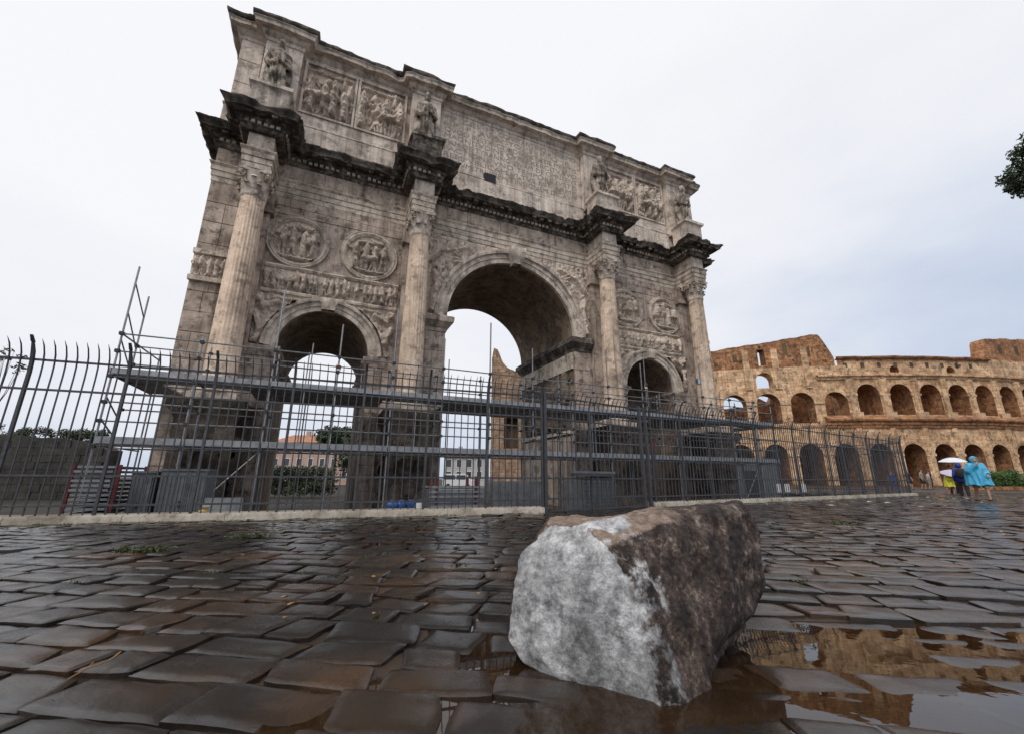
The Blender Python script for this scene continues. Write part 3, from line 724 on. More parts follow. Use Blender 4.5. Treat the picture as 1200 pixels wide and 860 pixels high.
for s in (-1, 1):
    for d in (-1, 1):
        xa = s*8.3+(-2.62 if d < 0 else .24); w = 2.38
        r_ = random.Random(s*7+d); c = [(.35, .55, .9, 1.15, .2, .03), (.9, 1.15, 1.25, 1.55, .16, .05), (1.35, 1.75, 1.36, 1.76, .13, .07), (.35, .5, .12, 1.2, .12, .02), (.3, 1.5, .8, 1.75, .12, .0), (1.2, 1.4, 1.8, 1.6, .07, .03), (.2, .1, .4, .6, .14, .02), (.6, 1.9, 1.6, 1.95, .06, .0), (.15, 1.75, .16, 1.9, .14, .01)]
        if d > 0: c = [(w-x, z, w-x2, z2, q, dd) for x, z, x2, z2, q, dd in c]
        relief('spandrel_relief', xa, 6.40, w, 2.10, .035, c, -.01, M['relief'], arch, seed=80+s*3+d, keep=lambda X, Z, s=s: ((X-s*8.3)**2+(Z-6.35)**2 > 2.18**2), depth=1.8, rough=.07)
    # long narrow historical frieze, with its ledges
    xa = 5.62 if s > 0 else -10.75
    relief('historical_frieze', xa, 8.66, 5.13, .90, .03, crowd(5.13, .9, 200+s, 20, .82, 1, 0), -.02, M['relief'], arch, seed=90+s, depth=1.9)
    m = MB(); m.sweep([(xa, 0), (xa+5.13, 0)], [(.0, 8.5), (.10, 8.52), (.12, 8.6), (.08, 8.66), (0, 8.66)], step=.25, noise=.02); m.sweep([(xa, 0), (xa+5.13, 0)], [(0, 9.56), (.08, 9.58), (.14, 9.66), (.12, 9.72), (0, 9.74)], step=.25, noise=.02); m.build('frieze_ledge', M['pale'], arch, auto=35)
    # the frieze and its ledges run on across the outer pier
    xb = 11.92 if s > 0 else -13.05
    relief('historical_frieze', xb, 8.66, 1.13, .90, .03, crowd(1.13, .9, 260+s, 5, .82, 1, 0), -.06, M['relief'], arch, seed=97+s, depth=1.7)
    for za, zb_ in ((8.48, 8.66), (9.56, 9.74)): m = MB(); m.box(xb-.02, xb+1.15, -.20, -.03, za, zb_); m.build('frieze_ledge', M['pale'], arch)
    # roundels
    for j, xm in enumerate((6.93, 9.72)):
        X = s*xm; ro = empty('roundel', (X, 0, 10.88)); ro.parent = arch
        m = MB(); arch_ring(m, 0, 0, .98, [(-.06, .02), (-.04, -.07), (.02, -.12), (.07, -.14), (.13, -.11), (.17, -.14), (.2, -.10), (.2, .02)], 64, 0, 2*PI, noise=.02); m.build('roundel_frame', M['pale'], ro, auto=35)
        r_ = random.Random(int(300+X*3)); c = []
        for q in range(4): c += [(x+.0, z, x2, z2, r0*1.0, dd) for x, z, x2, z2, r0, dd in fig_caps(.42+q*.38, .30+.06*(q % 2), 1.18, r_)]
        if j == 0: c += horse_caps(1.0, .28, .85, r_, -s)
        c += [(.5, 1.55, 1.5, 1.62, .09, .0), (.1+.9, 1.7, 1.3, 1.6, .1, .0), (.3, .22, 1.7, .22, .07, .03)]
        relief('roundel_carving', -1.0, -1.0, 2.0, 2.0, .028, c, -.02, M['relief'], ro, seed=int(120+X*2), keep=lambda a, b: a*a+b*b < .99, depth=1.9)
    m = MB()                                                # slab ground behind the roundels, four panels butted
    for j, (a, b) in enumerate(((5.6, 6.9), (6.91, 8.3), (8.31, 9.7), (9.71, 10.76))):
        q = MB(); q.box(min(s*a, s*b), max(s*a, s*b), -.022, .01, 9.75, 12.0); q.build('marble_slab', M['marble'], arch)
# attic: foot moulding, base, panels, dark-topped cornice
att = [(-HX, DY), (-HX, 0)]
for cx in CXS: att += [(cx-.72, 0), (cx-.72, -.42), (cx+.72, -.42), (cx+.72, 0)]
att += [(HX, 0), (HX, DY)]
m = MB(); m.sweep([(-HX, DY), (-HX, 0), (HX, 0), (HX, DY)], [(.02, 15.16), (.14, 15.18), (.14, 16.40), (.19, 16.44), (.19, 16.50), (.06, 16.62), (-.02, 16.64)], step=.35, noise=.015)
m.build('attic_base', M['attic'], arch, auto=35)
for cx in CXS:
    q = MB(); q.box(cx-.72, cx+.72, -.42, .0, 16.3, 20.12); q.build('attic_pier', M['attic'], arch)
m = MB(); m.sweep(att, [(-.03, 20.02), (.05, 20.06), (.07, 20.22), (.14, 20.26), (.22, 20.36), (.25, 20.44), (.46, 20.47), (.48, 20.62), (.54, 20.68), (.54, 20.70), (-.03, 20.72)], step=.2, noise=.05, nscale=2.4, seed=21)
m.build('attic_cornice', M['attic'], arch, auto=35)
m = MB(); m.sweep(att, [(.40, 20.70), (.53, 20.705), (.59, 20.78), (.60, 20.90), (.50, 20.95), (-.3, 20.97), (-.6, 20.97)], step=.13, noise=.04, nscale=3.0, seed=25)
m.build('attic_top_course', M['crust'], arch, auto=35)
m = MB(); m.box(-HX+.2, HX-.2, .2, DY-.2, 20.3, 20.9); m.build('attic_roof', M['crust'], arch)
for s in (-1, 1):
    for j, (a, b) in enumerate(((6.02, 8.10), (8.34, 10.42))):
        x0, x1 = (a, b) if s > 0 else (-b, -a)
        relief('attic_relief', x0, 17.28, x1-x0, 2.7, .028, crowd(x1-x0, 2.7, 400+j+s*5, 4, 1.6, 2, 1)+[(.1, 2.35, 1.9, 2.4, .09, 0.), (1.6, 1.9, 1.62, 2.5, .09, .0)], .06, M['relief'], arch, seed=140+j*7+s, depth=1.9, rough=.03)
        m = MB(); f_ = .10
        for (xa, xb, za, zb) in ((x0-f_, x0, 17.18, 20.08), (x1, x1+f_, 17.18, 20.08), (x0, x1, 17.18, 17.28), (x0, x1, 19.98, 20.08)): m.box(xa, xb, -.10, .0, za, zb)
        m.build('relief_frame', M['attic'], arch)
    m = MB(); m.box(min(s*5.74, s*10.62), max(s*5.74, s*10.62), -.035, .0, 16.6, 17.17); m.build('attic_slab', M['attic'], arch)
# inscription
q = MB(); q.box(-4.24, 4.24, -.03, 0, 16.66, 20.04); q.build('inscription_slab', M['attic'], arch)
lines = ['IMP · CAES · FL · CONSTANTINO · MAXIMO', 'P · F · AVGVSTO · S · P · Q · R', 'QVOD INSTINCTV DIVINITATIS MENTIS', 'MAGNITVDINE CVM EXERCITV SVO', 'TAM DE TYRANNO QVAM DE OMNI EIVS', 'FACTIONE VNO TEMPORE IVSTIS', 'REMPVBLICAM VLTVS EST ARMIS', 'ARCVM TRIVMPHIS INSIGNEM DICAVIT']
for i, tx in enumerate(lines):
    cu = bpy.data.curves.new('inscription_line', 'FONT'); cu.body = tx; cu.size = .41; cu.align_x = 'CENTER'; cu.extrude = .003; cu.materials.append(M['letter'])
    o = bpy.data.objects.new('inscription_line', cu); COL.objects.link(o); bpy.context.view_layer.update()
    wd = o.dimensions.x or 1; lme = bpy.data.meshes.new_from_object(o.evaluated_get(bpy.context.evaluated_depsgraph_get())); bpy.data.objects.remove(o)
    o = bpy.data.objects.new('inscription_line', lme); COL.objects.link(o); o.parent = arch; o.rotation_euler = (PI/2, 0, 0)
    o.location = (0, -.034, 19.58-i*.385); o.scale = (min(1.35, 7.9/wd), 1, 1); kind(o, 'stuff')
q = MB(); q.box(-1.78, -1.15, -.215, .2, 16.38, 16.86); q.build('beam_hole_shade', M['black'], arch)  # black box set proud of the wall stands for shade in a hole
# lead clamp holes / pale patch on the left of the keystone left out; small flood lamp on the last column
lm = thing('flood_lamp', 'small pale flood lamp fixed to the rightmost column of the arch', 'lamp', (10.32, -1.42, 5.9))
q = MB(); q.box(-.14, .14, -.14, .02, -.12, .16); q.build('lamp_housing', M['steel'], lm)
q = MB(); q.box(-.12, .12, -.155, -.141, -.10, .14); q.build('lamp_glass', M['lamp'], lm)
q = MB(); q.tube((0, .02, 0), (.1, .25, 0), .02); q.build('lamp_bracket', M['steel'], lm)
# ------------------------------------------------------------------ captive statues on the attic
def statue(cx, lab, seed, head=True, turn=0.):
    t = thing('captive_statue', lab, 'statue', (cx, -.86, ZB+16.85), turn, 'bearded captive statues standing along the attic')
    rg = np.random.default_rng(seed); sw = rg.uniform(-.08, .08)
    def f(p):
        d = cap(p, (-.22, -.02, .08), (-.17, .02, .95), .13, .19); d = sm(d, cap(p, (.24, -.08, .08), (.18, 0, .95), .13, .19), .05)
        d = sm(d, cap(p, (-.22, -.16, .05), (-.22, .02, .07), .09), .04); d = sm(d, cap(p, (.27, -.22, .05), (.25, 0, .07), .09), .04)
        d = sm(d, cap(p, (0, .02, .95), (sw, .02, 1.35), .33, .30), .1); d = sm(d, cap(p, (sw, .02, 1.3), (sw, .03, 1.85), .30, .33), .1)
        d = sm(d, cap(p, (sw-.28, .03, 1.95), (sw+.28, .03, 1.95), .17), .12)
        for s in (-1, 1):
            el_ = (sw+s*.50, -.04, 1.42); d = sm(d, cap(p, (sw+s*.40, .02, 1.92), el_, .15, .12), .06); d = sm(d, cap(p, el_, (sw+s*.06, -.36, 1.38+.10*s), .115, .085), .05)
        cloak = np.maximum(ell(p, (sw, .22, 1.15), (.58, .30, 1.08)), -p[..., 1]-.02); d = sm(d, cloak, .06)
        d = sm(d, cap(p, (sw-.42, .0, 2.0), (sw+.35, -.22, 1.62), .10, .08), .06)
        if head:
            d = sm(d, cap(p, (sw, 0, 2.0), (sw, -.03, 2.2), .13), .06); d = sm(d, ell(p, (sw, -.05, 2.38), (.175, .20, .23)), .04)
            d = sm(d, ell(p, (sw, -.17, 2.25), (.12, .10, .16)), .04); d = sm(d, ell(p, (sw, .02, 2.56), (.16, .18, .16)), .04); d = sm(d, ell(p, (sw, -.255, 2.38), (.035, .04, .07)), .02)
        th = np.arctan2(p[..., 0]-sw, -p[..., 1]); m_ = np.clip((2.0-p[..., 2])*3, 0, 1)
        return d+m_*.034*np.sin(th*10+p[..., 2]*3+2*np.sin(p[..., 2]*2))+.02*fbm(p, 4, seed, 3)
    fg = sdf_obj('statue_figure', f, (-.85, -.6, -.03), (.85, .65, 2.85), .033, M['statue'], t); fg.scale = (.86, .95, 1.10)
    m = MB(); m.sweep([(-.66, .44), (-.66, -.60), (.66, -.60), (.66, .44)], [(0, -1.66), (.0, -.32), (.04, -.25), (.12, -.20), (.13, -.05), (.02, -.01), (-.6, .0)], step=.2, noise=.03, seed=seed)
    m.build('statue_plinth', M['corn'] if seed in (3,) else M['attic'], t, auto=35)
    return t
statue(CXS[0], 'dark-streaked cloaked statue standing on the leftmost plinth of the attic', 2)
statue(CXS[1], 'cloaked statue standing between the twin relief panels and the inscription', 3)
statue(CXS[2], 'pale cloaked statue standing right of the inscription', 4)
statue(CXS[3], 'cloaked statue on the far right plinth against the sky', 5)
pg = thing('pigeon', 'small dark pigeon perched on the top edge of the arch', 'pigeon', (-10.45, -.35, ZB+20.97), 1.2)
sdf_obj('pigeon_body', lambda p: sm(sm(ell(p, (0, 0, .12), (.17, .09, .09)), ell(p, (.16, 0, .22), (.06, .05, .06)), .04), ell(p, (-.22, 0, .11), (.12, .05, .025)), .03), (-.4, -.2, -.02), (.3, .2, .34), .02, M['pigeon'], pg)
q = MB(); q.tube((.02, .03, 0), (.02, .03, .06), .008, 4); q.tube((.02, -.03, 0), (.02, -.03, .06), .008, 4); q.build('pigeon_legs', M['red'], pg)

# ------------------------------------------------------------------ the marble block on the paving
RV = [(-6.78, -15.636, 0.595), (-6.914, -15.643, 0.451), (-6.981, -15.657, 0.244), (-7.0, -15.627, 0.101), (-6.929, -15.68, 0.016), (-6.824, -15.857, -0.015), (-6.738, -16.07, -0.02), (-6.651, -16.207, -0.02), (-6.693, -15.839, 0.602), (-6.689, -16.004, 0.535), (-6.645, -16.067, 0.428), (-6.616, -16.113, 0.317), (-6.629, -16.14, 0.215), (-6.641, -16.184, 0.088), (-5.62, -15.819, 0.672), (-5.516, -15.81, 0.503), (-5.52, -15.809, 0.245), (-5.671, -15.83, 0.05), (-6.005, -15.923, 0.003), (-6.25, -16.056, -0.012), (-6.403, -16.163, -0.02), (-6.564, -16.217, -0.015), (-6.521, -15.313, 0.562), (-5.395, -15.59, 0.652), (-6.75, -15.25, 0), (-5.75, -15.45, 0.0)]
bm = bmesh.new(); [bm.verts.new(v) for v in RV]; bmesh.ops.convex_hull(bm, input=bm.verts[:]); loose = [v for v in bm.verts if not v.link_faces]
for v in loose: bm.verts.remove(v)
def slice_off(p0, p1, p2, out):
    a, b, c = Vector(p0), Vector(p1), Vector(p2); n = (b-a).cross(c-a).normalized()
    if n.dot(Vector(out)) < 0: n = -n
    r_ = bmesh.ops.bisect_plane(bm, geom=bm.verts[:]+bm.edges[:]+bm.faces[:], plane_co=a, plane_no=n, clear_outer=True)
    bmesh.ops.holes_fill(bm, edges=[e for e in r_['geom_cut'] if isinstance(e, bmesh.types.BMEdge)])
bmesh.ops.triangulate(bm, faces=bm.faces[:])
me = bpy.data.meshes.new('rock_hull'); bm.to_mesh(me); bm.free()
ro_ = bpy.data.objects.new('rock_hull', me); COL.objects.link(ro_)
md = ro_.modifiers.new('r', 'REMESH'); md.mode = 'VOXEL'; md.voxel_size = .009
dg = bpy.context.evaluated_depsgraph_get(); me2 = bpy.data.meshes.new_from_object(ro_.evaluated_get(dg)); bpy.data.objects.remove(ro_)
n = len(me2.vertices); co = np.empty(n*3); me2.vertices.foreach_get('co', co); co = co.reshape(-1, 3); no = np.empty(n*3); me2.vertex_normals.foreach_get('vector', no); no = no.reshape(-1, 3)
# smooth the normals so that the relief does not tear along the edges
ed = np.empty(len(me2.edges)*2, int); me2.edges.foreach_get('vertices', ed); ed = ed.reshape(-1, 2)
def relax(A, it, k=.5):
    for _ in range(it):
        s_ = np.zeros_like(A); c_ = np.zeros(len(A)); np.add.at(s_, ed[:, 0], A[ed[:, 1]]); np.add.at(s_, ed[:, 1], A[ed[:, 0]]); np.add.at(c_, ed[:, 0], 1); np.add.at(c_, ed[:, 1], 1)
        A = A*(1-k)+k*s_/c_[:, None]
    return A
raw = no.copy()
co = relax(co, 3); ns = relax(no, 6); ns /= np.linalg.norm(ns, axis=1)[:, None]
facing = relax(raw, 2); facing /= np.linalg.norm(facing, axis=1)[:, None]
ridge = np.array([-6.61, -15.95, .3])
tow = np.array([-.90, -.44, .0])                                            # the way the fresh break looks
fresh = np.clip((facing@tow-.50)*3.2, 0, 1)*(facing[:, 2] < .75)
fresh = relax(fresh[:, None], 22)[:, 0]
blot = fbm(co, 5.5, 8, 4); dr = np.hypot(co[:, 0]+6.62, co[:, 1]+16.10)-.02; near_r = np.clip(1-np.abs(dr)/.26, 0, 1)
fresh = np.clip(np.maximum(fresh*.62, .34*near_r*(.6+blot)+.06*(facing[:, 2] > .6)*(co[:, 0] < -6.2)), 0, 1)
rg_ = 1-np.abs(fbm(co, 3.6, 31, 4)); fac = np.abs(vnoise(co, 5.0, 12))
disp = .010+.026*fbm(co, 2.4, 3, 3)+.016*fbm(co, 7, 5, 4)+.006*fbm(co, 26, 6, 3)+(1-fresh)*(.010*fbm(co, 14, 9, 4)-.030*np.maximum(0, fbm(co, 6, 44, 3)-.15))
disp -= fresh*.07*np.maximum(0, fac-.2)
cq = (co-np.array([-6.70, -15.93, .30]))@np.array([.32, -.75, -.35]); disp -= .30*np.clip(cq, 0, .16)*np.clip(facing@tow*1.6-.5, 0, 1)
rid = 1-np.abs(fbm(co*np.array([1, 1, .7]), 5.5, 131, 4)); disp += fresh*.030*(np.clip(rid, .6, 1)-.85); disp -= (1-fresh)*.016*np.clip(vnoise(co, 22, 19)-.25, 0, 1)
edge = np.linalg.norm(ns-raw, axis=1); disp -= .05*np.clip(edge-.03, 0, 1)*np.clip(.5+fbm(co, 7, 77, 3)*1.8, 0, 1)
disp -= .065*sstep(.17-co[:, 2], 0, .16)*sstep(co[:, 0], -6.38, -6.15)*sstep(-facing[:, 1]+facing[:, 0]*.5, .1, .6)
co = co+ns*disp[:, None]; co[:, 2] = np.maximum(co[:, 2], -.03)
me2.vertices.foreach_set('co', co.reshape(-1))
pale = np.clip((facing[:, 2]-.45)*2, 0, 1)*np.clip((-6.05-co[:, 0])*2+.5, 0, 1)*.55+.25*near_r
white = np.exp(-(((co-np.array([-6.58, -15.86, .58]))/np.array([.15, .10, .10]))**2).sum(1)); fresh = np.maximum(fresh, .55*white)
at = me2.attributes.new('pale', 'FLOAT', 'POINT'); at.data.foreach_set('value', pale)
at = me2.attributes.new('fresh', 'FLOAT', 'POINT'); at.data.foreach_set('value', fresh)
me2.materials.clear(); me2.materials.append(M['rock']); me2.shade_smooth(); me2.update(); me2.name = 'stone_block'
rock = bpy.data.objects.new('stone_block', me2); COL.objects.link(rock)
tag(rock, 'large broken marble block, fresh grey face and brown weathered side, lying on the wet paving', 'stone block')

# ------------------------------------------------------------------ paving of big basalt stones, with standing water
def puddle(a, b):
    """1 where the ground sinks under water"""
    w = .22*fbm(p3(a, b), .9, 61, 3)
    right = sstep(a+w, -.62, -.2)*(1-sstep(b+.06*fbm(p3(a, b), 1.5, 64, 2)-.02*np.minimum(a, 4), 2.72, 2.86))*np.where(a > 4.2, .6, 1)
    far = np.exp(-(((a+1.7)/1.1)**2+((b-5.6)/.32)**2))+np.exp(-(((a+2.9)/.5)**2+((b-6.6)/.22)**2))+.8*np.exp(-(((a-5.2)/1.2)**2+((b-6.2)/.3)**2))
    spots = np.clip(fbm(p3(a, b), .9, 91, 3)-.18, 0, 1)*2.2
    return np.clip(np.maximum(right, far)+spots, 0, 1)
WS = .045                        # slope added to ground and water by the block to shift the reflections
def Hs(a, b): return .028+.016*fbm(p3(a, b), .45, 51, 3)-.030*puddle(a, b)-.004*puddle(a, b)*sstep(a, 1.2, 1.9)-WS*(np.maximum(b, 1.2)-2.25)*sstep(a, -1.1, -.35)*(1-sstep(b, 2.9, 3.5))
pr = np.random.default_rng(5)
TH = R(-7)
def rowframe(u, v): return u*math.cos(TH)-v*math.sin(TH), u*math.sin(TH)+v*math.cos(TH)
near, far_ = [], []
v = -2.6; row = 0
while v < 34:
    d = pr.uniform(.22, .32)*(1.0 if v < 9 else 1.35 if v < 16 else 1.9); lim = 1.45*(max(v, 0)+5)+2; u = -lim+pr.uniform(0, .6)
    while u < lim:
        L = pr.choice([.26, .33, .41, .52])*pr.uniform(.85, 1.15)*(1.0 if v < 9 else 1.35 if v < 16 else 1.9)
        a_, b_ = rowframe(u+L/2, v+d/2)
        if b_ > -2 and abs(a_) < 1.36*max(b_, 1.4)+1.2 and in_street(*W(a_, b_)[:2]) and b_ < 34:
            jit = pr.uniform(-1, 1, (4, 2))*np.array([.030, .022]); sk = pr.uniform(-.06, .06)
            near.append((b_+.12*abs(a_)+(0 if b_ > 1.2 and abs(a_) < 1.3*b_+.3 else 500), u, v, L, d, jit, sk, a_, b_))
        u += L
    v += d; row += 1
near.sort(key=lambda q: q[0])
def stone_mesh(mb, u, v, L, d, jit, sk, nu, nv, seed):
    gp = .005+.006*abs(math.sin(seed*1.7)); c = np.array([(u+gp, v+gp), (u+L-gp, v+gp), (u+L-gp, v+d-gp), (u+gp, v+d-gp)], float)
    c += np.array([(-sk, 0), (-sk, 0), (sk, 0), (sk, 0)])*.6+jit*.8
    def edge_grid(n):
        t = np.linspace(-1, 1, n-2); return np.concatenate([[-1], np.sign(t)*np.abs(t)**.8*.975, [1]]) if n > 4 else np.array([-1, -.86, .86, 1])
    U, V = np.meshgrid(edge_grid(nu), edge_grid(nv), indexing='ij')
    # rounded corners
    k = .045; Ur = U*np.sqrt(1-k*V**6*1.2); Vr = V*np.sqrt(1-k*U**6*1.6)
    s, t = (Ur+1)/2, (Vr+1)/2
    X = (c[0, 0]*(1-s)+c[1, 0]*s)*(1-t)+(c[3, 0]*(1-s)+c[2, 0]*s)*t; Y = (c[0, 1]*(1-s)+c[1, 1]*s)*(1-t)+(c[3, 1]*(1-s)+c[2, 1]*s)*t
    rim = np.maximum(np.abs(U), np.abs(V)); P0 = p3(X, Y)
    X = X+.020*fbm(P0, 5, seed % 97, 2)*rim; Y = Y+.016*fbm(P0, 5, seed % 97+40, 2)*rim
    cx, cy = c.mean(0); A_, B_ = rowframe(X, Y); ca, cb = rowframe(cx, cy)
    rs = np.random.default_rng(seed); tx, ty, h0 = rs.normal(0, .009), rs.normal(0, .009), rs.normal(0, .0045)
    if rs.random() < .04: ty -= .025
    Z = float(Hs(np.array(ca), np.array(cb)))+h0+tx*(X-cx)*2+ty*(Y-cy)*1.7+.005*(1-rim**3)+.007*fbm(p3(X, Y), 3.2, seed % 53, 3)+.0045*fbm(p3(X, Y), 13, seed % 53+7, 3)
    Z = Z-.006*sstep(rim, .88, .96)-.08*(rim > .985)
    wx = CX+A_*R2[0]+B_*F2[0]; wy = CY+A_*R2[1]+B_*F2[1]
    mb.grid(np.stack([wx, wy, Z], -1), flip=True); return mb
for i, (_, u, v, L, d, jit, sk, a_, b_) in enumerate(near[:300]):
    big_ = b_ < 4.5
    stone_mesh(MB(), u, v, L, d, jit, sk, 18 if big_ else 12, 13 if big_ else 9, i+1).build('paving_stone', M['basalt'], street, auto=50)
mb = MB()
for i, (_, u, v, L, d, jit, sk, a_, b_) in enumerate(near[300:]):
    stone_mesh(mb, u, v, L, d, jit, sk, 6 if b_ < 14 else 4, 6 if b_ < 14 else 4, i+400)
kind(mb.build('paving_stones', M['basalt'], street, auto=50), 'stuff')
# water: near sheet tilted by WS for its reflections, then a level sheet
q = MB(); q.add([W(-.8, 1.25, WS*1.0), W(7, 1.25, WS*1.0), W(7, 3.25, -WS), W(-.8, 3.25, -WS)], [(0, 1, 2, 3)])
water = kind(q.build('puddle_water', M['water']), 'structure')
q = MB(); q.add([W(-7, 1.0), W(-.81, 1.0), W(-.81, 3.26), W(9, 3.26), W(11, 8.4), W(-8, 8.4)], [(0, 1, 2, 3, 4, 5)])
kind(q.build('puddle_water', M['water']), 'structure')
# raised bed so that only the sunken joints fill
na, nb_ = 120, 90
A_, B_ = np.meshgrid(np.linspace(-12, 16, na), np.linspace(-2.6, 9, nb_), indexing='ij')
Zb = Hs(A_, B_)-.024+.006*puddle(A_, B_)+.008*fbm(p3(A_, B_), 3, 5, 3); Zb[0] = Zb[-1] = -.05; Zb[:, 0] = Zb[:, -1] = -.05
inside = np.vectorize(lambda a, b: in_street(*W(a, b)[:2]))(A_, B_); Zb = np.where(inside, Zb, -.30)
q = MB(); q.grid(np.stack([CX+A_*R2[0]+B_*F2[0], CY+A_*R2[1]+B_*F2[1], Zb], -1), flip=True); kind(q.build('street_bed', M['joint'], smooth=True), 'structure')

# ------------------------------------------------------------------ kerb
def kerb(name, a, b, t0, t1, lab, seed):
    k = thing(name, lab, 'kerb'); r_ = random.Random(seed); t = t0; i = 0
    ang = math.atan2(b[1]-a[1], b[0]-a[0])
    while t < t1-.2:
        L = min(r_.uniform(1.3, 2.4), t1-t); L = t1-t if t1-t-L < .5 else L
        m = MB(); nx = max(3, int(L/.12)); xs = np.linspace(.004, L-.004, nx)
        prof = [(0, -.12), (.0, .115), (.02, .15), (.05, .158), (.36, .162), (.40, .15), (.41, -.12)]
        P = np.zeros((nx, len(prof), 3))
        for j, (y, z) in enumerate(prof): P[:, j] = np.stack([xs, xs*0+y, xs*0+z], -1)
        P[..., 1] += .004*fbm(P, 4, seed+i, 3); P[..., 2] += .003*fbm(P, 3, seed+i+9, 3)*(P[..., 2] > 0)
        m.grid(P, flip=True)
        for e in (0, -1): m.add(P[e], [tuple(range(len(prof)))])
        o = m.build('kerb_stone', M['kerb'], k, auto=40); q = off(a, b, t, -.06); o.location = (q[0], q[1], 0); o.rotation_euler = (0, 0, ang); t += L; i += 1
    return k
kerb('kerb', FA, FB, -14, LA-.05, 'long pale stone kerb under the left run of fence', 3)
kerb('kerb', FC, FD, .25, LC+.6, 'pale stone kerb under the right run of fence, ending near the people', 5)

# ------------------------------------------------------------------ iron fence: bars with tips bent towards the street
barm = MB()
prof_pts = [(0, .16), (0, 2.55), (-.012, 2.75), (-.05, 2.93), (-.115, 3.07), (-.20, 3.17)]
for (y0, z0), (y1, z1) in zip(prof_pts[:-1], prof_pts[1:]):
    w0 = .0095 if z0 < 2.9 else .009; w1 = .0095 if z1 < 3 else (.008 if z1 < 3.1 else .002)
    barm.add([(-w0, y0-w0, z0), (w0, y0-w0, z0), (w0, y0+w0, z0), (-w0, y0+w0, z0), (-w1, y1-w1, z1), (w1, y1-w1, z1), (w1, y1+w1, z1), (-w1, y1+w1, z1)], [(0, 1, 5, 4), (1, 2, 6, 5), (2, 3, 7, 6), (3, 0, 4, 7)])
bar_src = None; post_src = None
def fence(name, a, b, t0, t1, lab, post0, pstep=1.415, rails=(.32, .82, 2.30, 2.83), bars=True, zlift=0., maxbars=300):
    global bar_src, post_src
    ang = math.atan2(b[1]-a[1], b[0]-a[0]); o0 = off(a, b, 0)
    f = thing(name, lab, 'fence', (o0[0], o0[1], zlift), ang)
    t = post0
    while t-pstep > t0: t -= pstep
    posts = []
    while t <= t1+.01: posts.append(t); t += pstep
    for z in rails:
        m = MB(); m.box(t0, t1, -.02, .02, z-.018, z+.018); m.build('rail', M['iron'], f)
    for p in posts:
        if post_src is None:
            m = MB(); pr_ = [(0, .0), (0, 2.6), (-.02, 2.8), (-.06, 2.97), (-.125, 3.12), (-.21, 3.23)]
            for (y0, z0), (y1, z1) in zip(pr_[:-1], pr_[1:]):
                w = .023; h0 = .026; h1 = .026 if z1 < 3.1 else .006
                m.add([(-w, y0-h0, z0), (w, y0-h0, z0), (w, y0+h0, z0), (-w, y0+h0, z0), (-w, y1-h1, z1), (w, y1-h1, z1), (w, y1+h1, z1), (-w, y1+h1, z1)], [(0, 1, 5, 4), (1, 2, 6, 5), (2, 3, 7, 6), (3, 0, 4, 7), (4, 5, 6, 7)])
            post_src = m.build('post', M['iron'], f); o = post_src
        else: o = inst(post_src, f, name='post')
        o.location = (p, 0, 0)
    t = posts[0]-pstep+pstep/9; k = 0; nb = 0
    while t < t1:
        if t > t0 and min(abs(t-p) for p in posts) > .05 and nb < maxbars:
            if bar_src is None: bar_src = barm.build('bar', M['iron'], f); o = bar_src
            else: o = inst(bar_src, f, name='bar')
            o.location = (t, 0, 0); nb += 1
        t += pstep/9
    return f
fence('iron_fence', FA, FB, -9.2, LA-.05, 'tall dark iron fence with bent spear tips along the left kerb', -.23)
fence('iron_fence', FC, FD, .15, LC, 'tall dark iron fence with bent tips, long right run before the arch', LC-.3-1.415*13)
fence('iron_fence', FD, FE, .1, math.dist(FD, FE), 'dark iron fence turning away from the street corner towards the amphitheatre', .05, zlift=-.02)
# gate between the runs
ang = math.atan2(FC[1]-FB[1], FC[0]-FB[0])
gt = thing('iron_gate', 'grey iron double gate with thick posts between the two fence runs', 'gate', (FB[0], FB[1], 0), ang)
gm = MB(); gm.box(-.04, .04, -.04, .04, 0, 2.95); gp = gm.build('gate_post', M['iron'], gt); inst(gp, gt, (LG-.12, 0, 0)); inst(gp, gt, (LG+.16, .02, 0))
for a0, a1 in ((.09, 1.53), (1.60, LG-.2)):
    for z in (.06, .34, .82, 2.30, 2.86):
        m = MB(); m.box(a0, a1, -.018, .018, z-.02, z+.02); m.build('gate_rail', M['iron'], gt)
    k = max(2, int((a1-a0)/.155))
    for i in range(1, k):
        o = inst(bar_src, gt, (a0+(a1-a0)*i/k, 0, -.12), name='bar')
m = MB(); m.box(1.535, 1.595, -.035, .035, .0, 2.6); m.pipe([(1.565, 0, 2.6), (1.565, -.03, 2.75), (1.56, -.12, 2.95)], .022); m.build('gate_stile', M['iron'], gt)
m = MB(); m.box(.80, 2.32, -.16, .06, .94, 1.0); m.box(.85, 2.27, -.12, .03, .88, .938); m.build('gate_shelf', M['cab'], gt)
